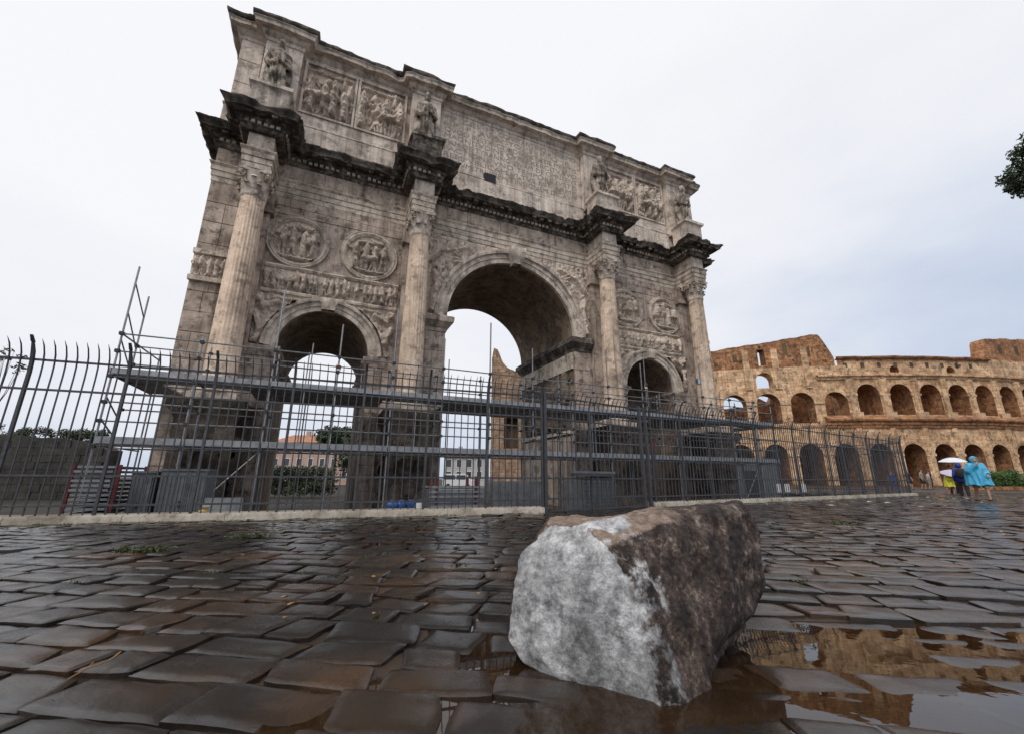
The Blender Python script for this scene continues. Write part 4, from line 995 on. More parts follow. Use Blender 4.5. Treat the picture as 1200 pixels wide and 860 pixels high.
# ------------------------------------------------------------------ scaffolding in front of the arch
sf = thing('scaffolding', 'grey steel tube scaffolding with two plank decks along the foot of the arch', 'scaffolding', (0, 0, ZB))
PX = [-13.3, -11.45, -9.55, -7.7, -5.95, -4.2, -2.4, -.6, 1.2, 3.0, 4.85, 6.65, 8.5, 10.3, 12.0, 13.3]
PH = [7.4, 5.6, 7.4, 6.5, 7.4, 6.5, 7.4, 6.6, 5.5, 7.0, 6.6, 6.4, 7.0, 5.6, 5.5, 5.5]
YF, YB = -3.2, -2.15
UD, LD = 4.25, 2.40
for i, x in enumerate(PX):
    m = MB(); m.tube((x, YF, -.0), (x, YF, PH[i]), .027, 6); m.box(x-.08, x+.08, YF-.08, YF+.08, -.01, .012); m.build('scaffold_pole', M['steel'], sf)
    m = MB(); m.tube((x, YB, 0), (x, YB, 5.5 if i else 6.9), .027, 6); m.build('scaffold_pole', M['steel'], sf)
    for z in (UD-.07, LD-.07): m = MB(); m.tube((x, YF-.06, z), (x, YB+.08, z), .024, 6); m.build('transom', M['steel'], sf)
for x in (PX[0], PX[-1]):
    m = MB(); m.tube((x, -.25, 0), (x, -.25, 5.5), .027, 6); m.build('scaffold_pole', M['steel'], sf)
    for z in (UD-.07, LD-.07, 5.35):
        m = MB(); m.tube((x, YF, z), (x, -.2, z), .024, 6); m.build('transom', M['steel'], sf)
m = MB()
for z0, z1 in ((6.9, 6.2), (6.0, 5.2), (5.2, 4.5), (3.6, 3.1), (3.0, 2.6)): m.tube((PX[0], YF, z0), (PX[0], YB, z1), .02, 6)
m.build('side_brace', M['steel'], sf)
for z in (5.35, 4.85, 3.45, 2.95, UD-.1, LD-.1):
    for a, b in zip(PX[:-1], PX[1:]):
        m = MB(); m.tube((a-.05, YF-.045, z+random.Random(int(a*9+z*7)).uniform(-.015, .015)), (b+.05, YF-.045, z), .022, 6); m.build('guard_rail', M['steel'], sf)
for z in (UD-.1, LD-.1):
    m = MB(); m.tube((PX[0], YB, z), (PX[-1], YB, z), .024, 6); m.build('ledger', M['steel'], sf)
for i in (1, 13):
    m = MB(); m.tube((PX[i], YF+.06, .1), (PX[i+1], YF+.06, LD-.1), .02, 6); m.build('diagonal_brace', M['steel'], sf)
for i, x in enumerate(PX[:-1]):                              # inner row against the masonry, and the rails of the back line
    if min(abs(x+.9-c) for c in CXS) > 1.2:
        m = MB(); m.tube((x+.9, -.55, 0), (x+.9, -.55, 5.5+.5*(i % 3)), .024, 6); m.build('scaffold_pole', M['steel'], sf)
    for z in (5.3, 4.75, 3.4): m = MB(); m.tube((x-.04, YB+.05, z), (PX[i+1]+.04, YB+.05, z), .021, 6); m.build('guard_rail', M['steel'], sf)
for x in (-8.6, -5.1, -1.5, 2.1, 5.8, 9.4):
    m = MB(); m.tube((x, YF-.02, LD), (x, YF-.02, 5.4), .02, 6); m.build('rail_post', M['steel'], sf)
ps = None
rs_ = random.Random(4)
def plank(x0, x1, y, z, w=.33):
    global ps
    if ps is None:
        m = MB(); m.box(0, 1, 0, 1, 0, 1); ps = m.build('deck_plank', M['deck'], sf); o = ps
    else: o = inst(ps, sf, name='deck_plank')
    o.location = (x0+.01, y+.006, z-.05+rs_.uniform(-.006, .006)); o.scale = (x1-x0-.02, w-.012, .05)
for a, b in zip(PX[:-1], PX[1:]):
    for r_ in range(9):
        y = YF-.06+r_*.34
        blocked = [c for c in CXS if b > c-1.1 and a < c+1.1 and y+.33 > -2.12]
        if blocked:
            c = blocked[0]
            if c-1.1-a > .4: plank(a, c-1.1, y, UD)
            if b-c-1.1 > .4: plank(c+1.1, b, y, UD)
        else: plank(a, b, y, UD)
    for r_ in range(3): plank(a, b, YF-.06+r_*.34, LD)
    m = MB(); m.box(a+.02, b-.02, YF-.10, YF-.072, UD-.03, UD+.12); m.build('toe_board', M['deck'], sf)
    m = MB(); m.box(a+.02, b-.02, YF-.10, YF-.072, LD-.03, LD+.15); m.build('toe_board', M['deck'], sf)
m = MB(); m.box(PX[0]-.08, PX[0]-.05, YF, -.2, UD-.02, UD+.15); m.build('toe_board', M['deck'], sf)
m = MB()                                                   # couplers where tubes cross
for x in PX:
    for z in (5.35, 4.85, 3.45, 2.95, UD-.1, LD-.1): m.box(x-.05, x+.05, YF-.085, YF+.035, z-.045, z+.045)
    for z in (5.3, 4.75, 3.4): m.box(x-.045, x+.045, YB-.03, YB+.09, z-.04, z+.04)
kind(m.build('couplers', M['darkmetal'], sf), 'stuff')
for x, z in ((-7.69, 4.98), (5.05, 5.55)):
    o = MB(); o.box(-.07, .07, -.012, .0, -.09, .09); q = o.build('warning_tag', M['white'], sf); q.location = (x, YF-.05, z); q['label'] = 'small red and white warning tag on a pole'
    o = MB(); o.box(-.07, .07, -.016, -.012, -.03, .09); o.build('tag_band', M['red'], q)
m = MB(); m.tube((5.05, YF-.02, 4.3), (5.05, YF-.02, 7.0), .022); m.build('scaffold_pole', M['steel'], sf)
# ------------------------------------------------------------------ things stored in the yard behind the fence
def rack(loc, w, d, h, lab, n, rz=0.):
    t = thing('plank_rack', lab, 'storage rack', loc, rz)
    for x in (0, w):
        m = MB(); m.box(x-.03, x+.03, -.03, .03, 0, h); m.box(x-.03, x+.03, d-.03, d+.03, 0, h); m.box(x-.04, x+.04, .05, d-.05, .1, .18); m.build('rack_post', M['red'], t)
    src = None; r_ = random.Random(n)
    for i in range(n):
        z = .22+i*(h-.2)/n
        if src is None: q = MB(); q.box(0, w-.14, -.10, d+.1, 0, .05); src = q.build('stacked_plank', M['steel'], t); o = src
        else: o = inst(src, t, name='stacked_plank')
        o.location = (.07+r_.uniform(-.02, .02), r_.uniform(-.06, .06), z)
    return t
rack((-12.85, -5.0, ZB), .80, 1.6, 1.80, 'rack with red posts holding stacked grey scaffold decks, left of the arch', 16)
def cabinet(loc, w, d, h, lab, n):
    t = thing('site_cabinet', lab, 'cabinet', loc, 0)
    m = MB(); m.box(0, w, 0, d, 0, h); m.box(-.03, w+.03, -.03, d+.03, h, h+.05); m.build('cabinet_body', M['cab'], t)
    for i in range(n):
        m = MB(); m.box(w*(i+.08)/n, w*(i+.92)/n, -.03, -.002, .12, h-.08); m.build('cabinet_door', M['cab'], t)
    for i in range(int(w/.085)): m = MB(); m.box(.03+i*.085, .03+i*.085+.03, -.048, -.031, .14, h-.1); m.build('door_rib', M['cab'], t)
    m = MB(); m.box(w*.5-.02, w*.5+.02, -.075, -.049, h*.5, h*.5+.14); m.build('door_handle', M['darkmetal'], t)
    return t
cabinet((-11.92, -4.6, ZB), .42, .8, 1.62, 'narrow dark grey site cabinet beside the red rack', 1)
cabinet((-11.38, -4.6, ZB), .95, .9, 1.68, 'wide grey site cabinet with tall doors left of the first pedestal', 3)
t = thing('bundled_sheets', 'stack of grey corrugated sheets leaning near the first pedestal', 'metal sheets', (-10.35, -4.9, ZB))
for i in range(5): q = MB(); q.box(0, .8, i*.05, i*.05+.03, 0, 1.05-.05*i); q.build('metal_sheet', M['deck'], t)
t = thing('yellow_sack', 'small yellow sack with a pale top lying behind the fence', 'sack', (-10.25, -5.3, ZB+.72))
q = MB(); q.box(-.35, .35, -.1, .3, -.72, -.02); q.build('pallet_block', M['kerb'], t)
sdf_obj('sack_body', lambda p: ell(p, (0, 0, .04), (.10, .08, .06))+.015*fbm(p, 9, 3, 2), (-.2, -.2, -.05), (.2, .2, .25), .02, M['yellow'], t)
sdf_obj('sack_top', lambda p: ell(p, (.03, .02, .15), (.08, .07, .06))+.015*fbm(p, 11, 5, 2), (-.2, -.2, .1), (.2, .2, .4), .02, M['kerb'], t)
for i in range(3):
    t = thing('blue_sack', ['bulging blue plastic sack beside the second pedestal, leftmost of three', 'middle one of three blue plastic sacks beside the second pedestal', 'blue plastic sack next to the white bucket behind the fence'][i], 'sack', (-6.08+i*.24, -6.0+.05*i, ZB+.80), i*.6, 'blue sacks behind the fence')
    sdf_obj('sack_body', lambda p, i=i: ell(p, (0, 0, .05), (.13, .12, .14))+.02*fbm(p, 8, 30+i, 2), (-.2, -.2, -.15), (.2, .2, .25), .02, M['bluebag'], t)
t = thing('pallet_table', 'low pale block carrying the blue sacks and white bucket', 'stone block', (-5.9, -6.0, ZB)); q = MB(); q.box(-.5, .75, -.25, .35, 0, .70); q.build('block_body', M['kerb'], t, auto=30)
t = thing('white_bucket', 'small white bucket right of the blue sacks', 'bucket', (-5.38, -6.0, ZB+.70)); q = MB(); q.lathe([(.0, 0), (.08, 0), (.10, .2), (.09, .2), (.075, .02), (0, .02)], n=16); q.build('bucket_body', M['white'], t, auto=40)
q = MB(); q.pipe([(.1*math.cos(a), 0, .2+.1*math.sin(a)) for a in np.linspace(0, PI, 8)], .006, 4); q.build('bucket_handle', M['steel'], t)
def stillage(loc, w, d, h, lab):
    t = thing('steel_stillage', lab, 'storage crate', loc)
    for x in (0, w):
        for y in (0, d): m = MB(); m.box(x-.04, x+.04, y-.04, y+.04, 0, h+.35); m.build('corner_post', M['red'], t)
    for z in np.arange(.12, h, .14):
        m = MB(); m.box(-.25, w+.25, -.07, -.045, z, z+.06); m.build('side_rail', M['deck'], t); m = MB(); m.box(-.25, w+.25, d+.045, d+.07, z, z+.06); m.build('side_rail', M['deck'], t)
    m = MB(); m.box(-.2, w+.2, 0, d, h*.55, h*.95); m.build('stacked_tubes', M['steel'], t)
    return t
stillage((-4.55, -4.5, ZB), 1.25, .9, 1.25, 'grey stillage with red corner posts seen under the great arch')
t = thing('hoarding', 'grey corrugated sheet hoarding standing inside the great archway', 'hoarding', (-2.5, -3.9, ZB))
for i in range(7): q = MB(); q.box(i*.30, i*.30+.285, (i % 2)*.03, .05+(i % 2)*.03, 0, 1.45); q.build('sheet_panel', M['cab'], t)
for x in (.0, 2.1): q = MB(); q.box(x-.04, x+.04, .08, .14, 0, 1.6); q.build('hoarding_post', M['steel'], t)
t = thing('mesh_crate', 'grey wire mesh crate right behind the gate', 'crate', (-1.35+.35, -7.15, -.72), .1)
q = MB()
for i in range(13): q.tube((i*.1, 0, .1), (i*.1, 0, 1.55), .008, 4)
for j in range(15): q.tube((0, 0, .1+j*.104), (1.2, 0, .1+j*.104), .008, 4)
kind(q.build('wire_mesh', M['steel'], t), 'stuff')
q = MB(); q.box(0, 1.2, .05, .9, .05, 1.48); q.build('crate_load', M['cab'], t)
t = thing('warning_post', 'thin black post with a red head right of the gate', 'post', (4.05, -4.5, ZB)); q = MB(); q.tube((0, 0, 0), (0, 0, 2.65), .035, 8); q.build('post_shaft', M['darkmetal'], t); q = MB(); q.tube((0, 0, 2.66), (0, 0, 2.95), .055, 8); q.build('post_head', M['red'], t)
for i, (x, y) in enumerate(((12.6, -3.5), (13.5, -3.3), (14.6, -3.4))):
    t = thing('notice_board', ['white notice board low behind the right fence run, leftmost of three', 'middle small white notice board behind the right fence run', 'right small white notice board behind the right fence run'][i], 'sign', (x, y, ZB), .15, 'white notice boards behind the fence')
    q = MB(); q.box(-.22, .22, -.02, .0, .95, 1.35); q.build('board', M['white'], t); q = MB(); q.box(-.03, .03, 0, .04, 0, 1.3); q.build('stake', M['steel'], t)
# dark site shed between arch and amphitheatre
t = thing('site_shed', 'dark grey site shed behind the right end of the scaffolding', 'shed', (16.2, 1.5, ZB), -.2)
q = MB(); q.box(0, 3.0, 0, 2.2, 0, 2.7); q.build('shed_wall', M['cab'], t); q = MB(); q.box(-.1, 3.1, -.15, 2.35, 2.7, 2.82); q.build('shed_roof', M['darkmetal'], t); q = MB(); q.box(.4, 1.3, -.04, -.002, .05, 2.1); q.build('shed_door', M['darkmetal'], t)

# ------------------------------------------------------------------ the amphitheatre (Flavian, ruined side)
am = thing('amphitheatre', 'huge ruined tan amphitheatre with stacked rows of arches', 'amphitheatre', W(73, 75, 0))
AR = 110.0; base_a = np.array(W(73, 75))
def TA(s, y, z):
    ph = s/AR; a = 73+(AR-y)*math.sin(ph); b = 75+AR-(AR-y)*math.cos(ph); w = W(a, b, z); return (w[0]-base_a[0], w[1]-base_a[1], z)
def TAv(s, y, z):
    return np.array([TA(a, b, c) for a, b, c in zip(np.ravel(s), np.ravel(y), np.ravel(z))]).reshape(np.shape(s)+(3,))
cen = [-1.8+5.75*k if k <= 0 else -1.8+5.45*k for k in range(-6, 9)]
bnd = [cen[0]-2.87]+[(a+b)/2 for a, b in zip(cen[:-1], cen[1:])]+[cen[-1]+2.8]
ins_ = {}
def level(name, ks, z0, z1, hw, zb, zs, y0, y1, mat, imat, skip=()):
    m = MB(); so2 = MB()
    for k in ks:
        if k in skip:
            xs = np.linspace(bnd[k], bnd[k+1], 5)
            for a, b in zip(xs[:-1], xs[1:]): m.quad(TA(a, y0, z0), TA(b, y0, z0), TA(b, y0, z1), TA(a, y0, z1)); m.quad(TA(b, y1, z0), TA(a, y1, z0), TA(a, y1, z1), TA(b, y1, z1))
        else: arch_cell(m, bnd[k], bnd[k+1], z0, z1, cen[k], hw, zb, zs, y0, y1, 14, mp=TA, soffit=so2)
    a, b = bnd[ks[0]], bnd[ks[-1]+1]
    for e in (a, b): m.quad(TA(e, y0, z0), TA(e, y1, z0), TA(e, y1, z1), TA(e, y0, z1))
    for k in ks: m.quad(TA(bnd[k], y0, z1), TA(bnd[k+1], y0, z1), TA(bnd[k+1], y1, z1), TA(bnd[k], y1, z1))
    m.build(name, M[mat], am); 
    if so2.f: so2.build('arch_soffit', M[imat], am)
K = list(range(15)); KL = K[:5]; KR = K[5:]
level('ground_arcade', K, -1.2, 10.0, 1.95, -1.2, 5.2, 0, 6, 'trav', 'travb')
level('second_arcade', KR, 10.0, 19.5, 1.98, 12.3, 16.0, 0, 5.5, 'trav', 'travb')
level('second_arcade', KL, 10.0, 17.4, 2.0, 10.9, 14.6, 0, 2.6, 'trav', 'travb')
level('upper_wall', KR, 19.5, 23.2, .85, 20.2, 20.6, .15, 2.2, 'trav', 'travb', skip=[k for k in KR if k not in (6, 8)])
level('upper_wall', KL, 17.4, 21.6, 1.5, 17.7, 19.2, .1, 2.6, 'trav', 'trav', skip=[0, 1, 3, 4])
def ragged(name, s0, s1, zb, tops, y0, y1, mat, hole=None, seed=0, n=60):
    """thick wall with a broken top edge given as (s, z) points; an optional square hole"""
    xs = np.linspace(s0, s1, n+1); rz_ = np.interp(xs, [t[0] for t in tops], [t[1] for t in tops]); rz_ = rz_+.25*fbm(p3(xs, 0, seed), .7, seed, 3)
    m = MB()
    for i in range(n):
        a, b = xs[i], xs[i+1]; za, zc = rz_[i], rz_[i+1]
        if hole and a >= hole[0]-1e-6 and b <= hole[1]+(s1-s0)/n*.5:
            parts_ = [(zb, zb, hole[2], hole[2]), (hole[3], hole[3], za, zc)]
            for z in hole[2:]: m.quad(TA(a, y0, z), TA(b, y0, z), TA(b, y1, z), TA(a, y1, z))
        else: parts_ = [(zb, zb, za, zc)]
        for p0, p1, q0, q1 in parts_:
            m.quad(TA(a, y0, p0), TA(b, y0, p1), TA(b, y0, q1), TA(a, y0, q0)); m.quad(TA(b, y1, p1), TA(a, y1, p0), TA(a, y1, q0), TA(b, y1, q1))
        m.quad(TA(a, y0, za), TA(b, y0, zc), TA(b, y1, zc), TA(a, y1, za))
    for x, z in ((s0, rz_[0]), (s1, rz_[-1])): m.quad(TA(x, y0, zb), TA(x, y1, zb), TA(x, y1, z), TA(x, y0, z))
    if hole:
        for x in hole[:2]: m.quad(TA(x, y0, hole[2]), TA(x, y1, hole[2]), TA(x, y1, hole[3]), TA(x, y0, hole[3]))
    return m.build(name, M[mat], am)
ragged('attic_wall', bnd[0], -12.2, 21.6, [(bnd[0], 25.0), (-33, 25.6), (-25, 26.6), (-14.2, 27.9), (-13.6, 26.8), (-12.2, 23.3)], .1, 2.4, 'travb', hole=(-25.6, -24.3, 22.1, 25.3), seed=3, n=90)
ragged('attic_wall', 17.4, bnd[-1], 23.2, [(17.4, 23.6), (18.0, 25.0), (18.4, 27.4), (25, 27.8), (32, 28.2), (46, 28)], .2, 2.4, 'travb', seed=6)
ragged('inner_wall', bnd[0], -13.4, -1.2, [(bnd[0], 15.0), (-31, 15.2), (-28, 15.6), (-25.6, 15.2), (-24.4, 17.8), (-21.6, 16.4), (-20.6, 17.4), (-19.5, 19.5), (-15.5, 19.0), (-14.4, 17.8), (-13.4, 20)], 9.0, 11.0, 'travb', seed=8)
ragged('inner_wall', -13.4, bnd[-1], -1.2, [(-13.4, 20), (40, 21)], 10.0, 11.5, 'travb', seed=9)
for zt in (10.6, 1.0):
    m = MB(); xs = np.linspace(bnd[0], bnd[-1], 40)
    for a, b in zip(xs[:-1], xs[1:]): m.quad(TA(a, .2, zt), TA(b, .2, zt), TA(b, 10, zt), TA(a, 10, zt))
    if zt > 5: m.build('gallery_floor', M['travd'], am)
def band(name, s0, s1, prof, mat, noise_=.1, seed=1):
    xs = np.linspace(s0, s1, max(3, int((s1-s0)/.5))); P = []
    for x in xs: P.append([TA(x, -o, z) for o, z in prof])
    P = np.array(P); P[..., 2] += noise_*fbm(P, .6, seed, 3); P[..., 0] += noise_*fbm(P, .8, seed+3, 3)
    m = MB(); m.grid(P, flip=True); m.build(name, M[mat], am)
band('cornice', -15.9, bnd[-1], [(-.3, 9.9), (.25, 9.95), (.35, 10.4), (.5, 10.5), (.55, 10.9), (.95, 11.2), (1.0, 11.45), (.85, 11.6), (-.2, 12.25)], 'travb', .10, 3)
band('cornice', -15.9, bnd[-1], [(-.3, 18.9), (.2, 18.95), (.3, 19.3), (.6, 19.5), (.6, 19.75), (-.3, 19.9)], 'trav', .08, 5)
band('cornice', -12.2, 17.8, [(-.3, 22.6), (.2, 22.7), (.45, 22.95), (.45, 23.2), (-.3, 23.4)], 'travb', .12, 7)
band('string_course', bnd[0], -15.9, [(-.3, 10.0), (.2, 10.1), (.3, 10.5), (-.3, 10.7)], 'trav', .12, 9)
for k in range(15):
    # arch mouldings of the two orders
    for hw, zs, r0 in ((1.95, 5.2, .0), (1.98 if k > 4 else 2.0, 16.0 if k > 4 else 14.6, .0)):
        m = MB(); arch_ring(m, cen[k], zs, hw, [(-.0, .05), (0, -.07), (.5, -.09), (.52, .02)], 16, mp=TA); m.build('archivolt', M['trav'], am)
for k, x in enumerate(bnd):
    w = .55
    m = MB()
    P = []
    for z in (-1.2, 3, 6, 9.9): P.append([TA(x+w*math.cos(a), -.02-.42*math.sin(a), z) for a in np.linspace(0, PI, 7)])
    m.grid(np.array(P)); m.build('half_column', M['trav' if k > 3 else 'travp'], am)
    if k >= 5:
        m = MB(); P = []
        for z in (12.2, 15, 18.2, 18.9): P.append([TA(x+(w if z < 18.2 else w*1.25)*math.cos(a), -.02-(.42 if z < 18.2 else .55)*math.sin(a), z) for a in np.linspace(0, PI, 7)])
        m.grid(np.array(P)); m.build('half_column', M['trav'], am)
        m = MB(); P = [TA(x+sx*.95, sy, z) for z in (11.75, 12.75) for sx, sy in ((-1, 0), (-1, -.62), (1, -.62), (1, 0))]
        m.add(P, [(0, 1, 5, 4), (1, 2, 6, 5), (2, 3, 7, 6), (4, 5, 6, 7)]); m.build('column_plinth', M['travp'], am)
    for hw_, z0, z1 in ((1.0, 5.0, 5.45), (1.0, 15.8 if k >= 5 else 14.4, 16.2 if k >= 5 else 14.8)):
        m = MB(); P = [TA(x+sx*.9, sy, z) for z in (z0, z1) for sx, sy in ((-1, 0), (-1, -.18), (1, -.18), (1, 0))]
        m.add(P, [(0, 1, 5, 4), (1, 2, 6, 5), (2, 3, 7, 6), (4, 5, 6, 7)]); m.build('impost_block', M['travp'], am)
rr_ = random.Random(9)
for i in range(9):                                                           # flat dark patches stand for shade in the top wall's square windows
    s_ = -10.4+i*3.0; m = MB(); P = [TA(s_+sx*.34, .14, z) for z in (21.2, 22.1) for sx in (-1, 1)]; m.add(P, [(0, 1, 3, 2)]); m.build('window_dark_patch', M['travd'], am)
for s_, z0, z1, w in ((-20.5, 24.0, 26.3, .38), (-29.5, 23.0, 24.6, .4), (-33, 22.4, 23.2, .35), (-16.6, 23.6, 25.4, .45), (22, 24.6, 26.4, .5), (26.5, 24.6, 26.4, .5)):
    m = MB(); P = [TA(s_+sx*w, .09 if s_ < 0 else .19, z) for z in (z0, z1) for sx in (-1, 1)]; m.add(P, [(0, 1, 3, 2)]); m.build('window_dark_patch', M['travd'], am)  # dark quads on the wall face stand for shaded slots
for s_ in (-35.0, -27.7, -22.6, -17.4):                                    # flat buttress strips up the raised part
    m = MB(); P = [TA(s_+sx*.55, yy, z) for yy in (.12, -.22) for z in (17.4, 25.2) for sx in (-1, 1)]; m.add(P, [(4, 5, 7, 6), (0, 4, 6, 2), (1, 3, 7, 5), (2, 6, 7, 3)]); m.build('buttress_strip', M['trav'], am)
m = MB()
for i in range(150):                                                          # dark blocks set proud stand for shade in robbed clamp sockets
    s_ = rr_.uniform(bnd[0], 14); z = rr_.uniform(1, 26 if s_ < -13 else 22)
    k = int(np.argmin([abs(c-s_) for c in cen]))
    if abs(s_-cen[k]) < 2.2 and (z < 7.6 or 10.8 < z < 18.3 or 17 < z < 21.5): continue
    w = rr_.uniform(.10, .2); P = [TA(s_+sx*w, yy, z+sz*w) for yy in (-.03, .1) for sx, sz in ((-1, -1), (1, -1), (1, 1), (-1, 1))]; m.add(P, [(0, 1, 2, 3), (0, 4, 5, 1), (1, 5, 6, 2), (2, 6, 7, 3), (3, 7, 4, 0)])
kind(m.build('clamp_hole_shade', M['travd'], am), 'stuff')

# ------------------------------------------------------------------ ruin seen through the great arch
def wall_slab(name, pts, b0, b1, mat, parent, holes=()):
    pass
rn = thing('brick_ruin', 'ruined tan brick wall with a pointed broken top seen through the great arch', 'ruin', W(3, 55, 0), -YAW)
m = MB(); xs = np.linspace(-5.75, 9, 60); tz = np.interp(xs, [-5.75, -5.5, -4.9, -4.2, -3.2, -2.2, -1, 2, 9], [16.6, 18.0, 17.8, 16.0, 15.2, 14.6, 14.2, 13.6, 13])+.25*fbm(p3(xs, 0), 1.1, 4, 3)
for i in range(59):
    a, b = xs[i], xs[i+1]
    segs = [(-1, tz[i], tz[i+1])]
    if a > -4.15 and b < -2.1: segs = [(-1, 4.6, 4.6), (8.6, tz[i], tz[i+1])]; m.quad((a, 0, 8.6), (b, 0, 8.6), (b, 3, 8.6), (a, 3, 8.6)); m.quad((a, 0, 4.6), (b, 0, 4.6), (b, 3, 4.6), (a, 3, 4.6))
    for z0, z1, z2 in segs:
        m.quad((a, 0, z0), (b, 0, z0), (b, 0, z2), (a, 0, z1)); m.quad((b, 3, z0), (a, 3, z0), (a, 3, z1), (b, 3, z2))
    m.quad((a, 0, tz[i]), (b, 0, tz[i+1]), (b, 3, tz[i+1]), (a, 3, tz[i]))
m.quad((-5.75, 0, -1), (-5.75, 3, -1), (-5.75, 3, tz[0]), (-5.75, 0, tz[0]))
for x in (-4.15, -2.1): m.quad((x, 0, 4.6), (x, 3, 4.6), (x, 3, 8.6), (x, 0, 8.6))
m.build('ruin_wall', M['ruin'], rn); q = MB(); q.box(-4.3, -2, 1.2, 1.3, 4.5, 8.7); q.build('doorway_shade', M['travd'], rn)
q = MB(); q.box(-6.0, 9, -.25, 0, 9.2, 9.5); q.build('string_course', M['travp'], rn)

# ------------------------------------------------------------------ plants
def leaves(mb, rng_, centre, rad, n, size, flat=1.0):
    c = np.array(centre); 
    d = rng_.normal(size=(n, 3)); d /= np.linalg.norm(d, axis=1)[:, None]; r_ = rng_.random(n)**.45
    P = c+d*r_[:, None]*np.array(rad)
    u = rng_.normal(size=(n, 3)); u /= np.linalg.norm(u, axis=1)[:, None]; w = np.cross(u, rng_.normal(size=(n, 3))); w /= np.linalg.norm(w, axis=1)[:, None]
    s = size*rng_.uniform(.6, 1.3, n)[:, None]
    V = np.stack([P-u*s, P+w*s*.45, P+u*s, P-w*s*.45], 1).reshape(-1, 3)
    mb.add(V, np.arange(4*n).reshape(-1, 4)); return mb
def clumpy(mb, seed, centre, rad, nclump, per, size, csize):
    r_ = np.random.default_rng(seed); c = np.array(centre)
    for i in range(nclump):
        d = r_.normal(size=3); d /= np.linalg.norm(d); q = c+d*np.array(rad)*(.45+.55*r_.random()**.5); k = csize*r_.uniform(.6, 1.3)
        leaves(mb, r_, q, (k, k, k*.7), per, size)
    return mb
def tree(name, label, loc, trunk_h, trunk_r, crown_c, crown_r, mat, seed, ncl=60, per=60, size=.16, csize=.8, group=None):
    t = thing(name, label, 'tree', loc, 0, group); r_ = random.Random(seed); m = MB()
    top = Vector((crown_c[0]*.6, crown_c[1]*.6, trunk_h)); m.tube((0, 0, -.05), top*.5, trunk_r, 8, trunk_r*.8); m.tube(top*.5, top, trunk_r*.8, 8, trunk_r*.6)
    for i in range(9):
        a = r_.uniform(0, 2*PI); e_ = Vector((crown_c[0]+math.cos(a)*crown_r[0]*.75, crown_c[1]+math.sin(a)*crown_r[1]*.75, crown_c[2]+r_.uniform(-.3, .5)*crown_r[2])); mid = top.lerp(e_, .5)+Vector((0, 0, -.2))
        m.tube(top, mid, trunk_r*.4, 6, trunk_r*.22); m.tube(mid, e_, trunk_r*.22, 5, trunk_r*.06)
    m.build('trunk', M['bark'], t, smooth=True)
    cm = MB(); clumpy(cm, seed, crown_c, crown_r, ncl, per, size, csize); cm.build('crown', M[mat], t)
    return t
tree('pine_tree', 'dark green tree crown reaching in from the right edge high in the sky', W(32.05, 18.4, 0), 14.0, .35, (-.8, .3, 17.9), (3.7, 3.4, 2.6), 'leaf', 3, 260, 130, .12, .55)
# hedge, trees and houses seen through the left arch
def hedge(label, c0, w, d, h, seed, mat='hedge', n=70, rz=-YAW, z=0., name='hedge', group=None):
    t = thing(name, label, 'hedge' if name == 'hedge' else 'shrub', (*W(*c0)[:2], z), rz, group); m = MB(); r_ = np.random.default_rng(seed)
    for i in range(n): leaves(m, r_, (r_.uniform(-w/2, w/2), r_.uniform(-d/2, d/2), h*r_.uniform(.15, .92)), (.35, .3, .3), 60, .085)
    m.build('foliage', M[mat], t); q = MB()
    for i in range(max(2, int(w))): q = MB(); q.tube((-w/2+(i+.5)*w/max(2, int(w)), 0, 0), (-w/2+(i+.5)*w/max(2, int(w))+.1, .05, h*.7), .03, 5); q.build('stem', M['bark'], t)
    return t
hedge('grey green hedge seen low through the left archway', (-18.5, 35), 8, 1.6, 2.5, 11, 'dull', 420, z=ZB)
tree('umbrella_pine', 'round green tree seen through the left archway beside the orange roof', W(-33, 80, ZB), 7.0, .3, (0, 0, 9.0), (3.6, 3.2, 1.9), 'leaf', 8, 70, 60, .3, 1.0)
tree('garden_tree', 'dark green tree by the right jamb of the left archway', W(-15.3, 42, ZB), 2.2, .2, (0, 0, 3.8), (1.7, 1.7, 2.0), 'leaf', 9, 60, 60, .16, .7)
def house(name, label, c0, w, d, h, roof_h, wall, seed, nx, nz, z=ZB, rz=-YAW):
    t = thing(name, label, 'building', (*W(*c0)[:2], z), rz)
    m = MB(); m.box(-w/2, w/2, 0, d, 0, h); m.build('wall', M[wall], t)
    m = MB(); e_ = .5; m.add([(-w/2-e_, -e_, h), (w/2+e_, -e_, h), (w/2+e_, d+e_, h), (-w/2-e_, d+e_, h), (-w/2+2, d/2, h+roof_h), (w/2-2, d/2, h+roof_h)], [(0, 1, 5, 4), (1, 2, 5), (2, 3, 4, 5), (3, 0, 4), (3, 2, 1, 0)]); rf = m.build('roof', M['roof'], t)
    q = MB(); q.box(-w*.2, -w*.2+.9, d*.4, d*.4+.9, h+.2, h+roof_h+.9); q.build('chimney', M[wall], rf)
    for i in range(nx):
        for j in range(nz):
            x = -w/2+(i+.5)*w/nx; zz = 1.2+j*(h-1)/nz
            f_ = MB(); ww, hh = .5, .8
            for a, b, c_, e2 in ((-ww-.1, -ww, -hh-.1, hh+.1), (ww, ww+.1, -hh-.1, hh+.1), (-ww, ww, hh, hh+.1), (-ww, ww, -hh-.1, -hh)): f_.box(x+a, x+b, -.08, 0, zz+1+c_, zz+1+e2)
            wn_ = f_.build('window', M['white'], t); q = MB(); q.box(x-ww, x+ww, -.03, 0, zz+1-hh, zz+1+hh); q.build('pane', M['pane'], wn_)
    return t
house('apartment_house', 'peach house with an orange tiled roof seen through the left archway', (-47, 100), 19, 10, 9.6, 2.2, 'peach', 3, 7, 3)
house('pale_house', 'pale low house seen far off under the great arch', (-10.5, 95), 9, 8, 6.2, 1.6, 'cream', 4, 4, 2)
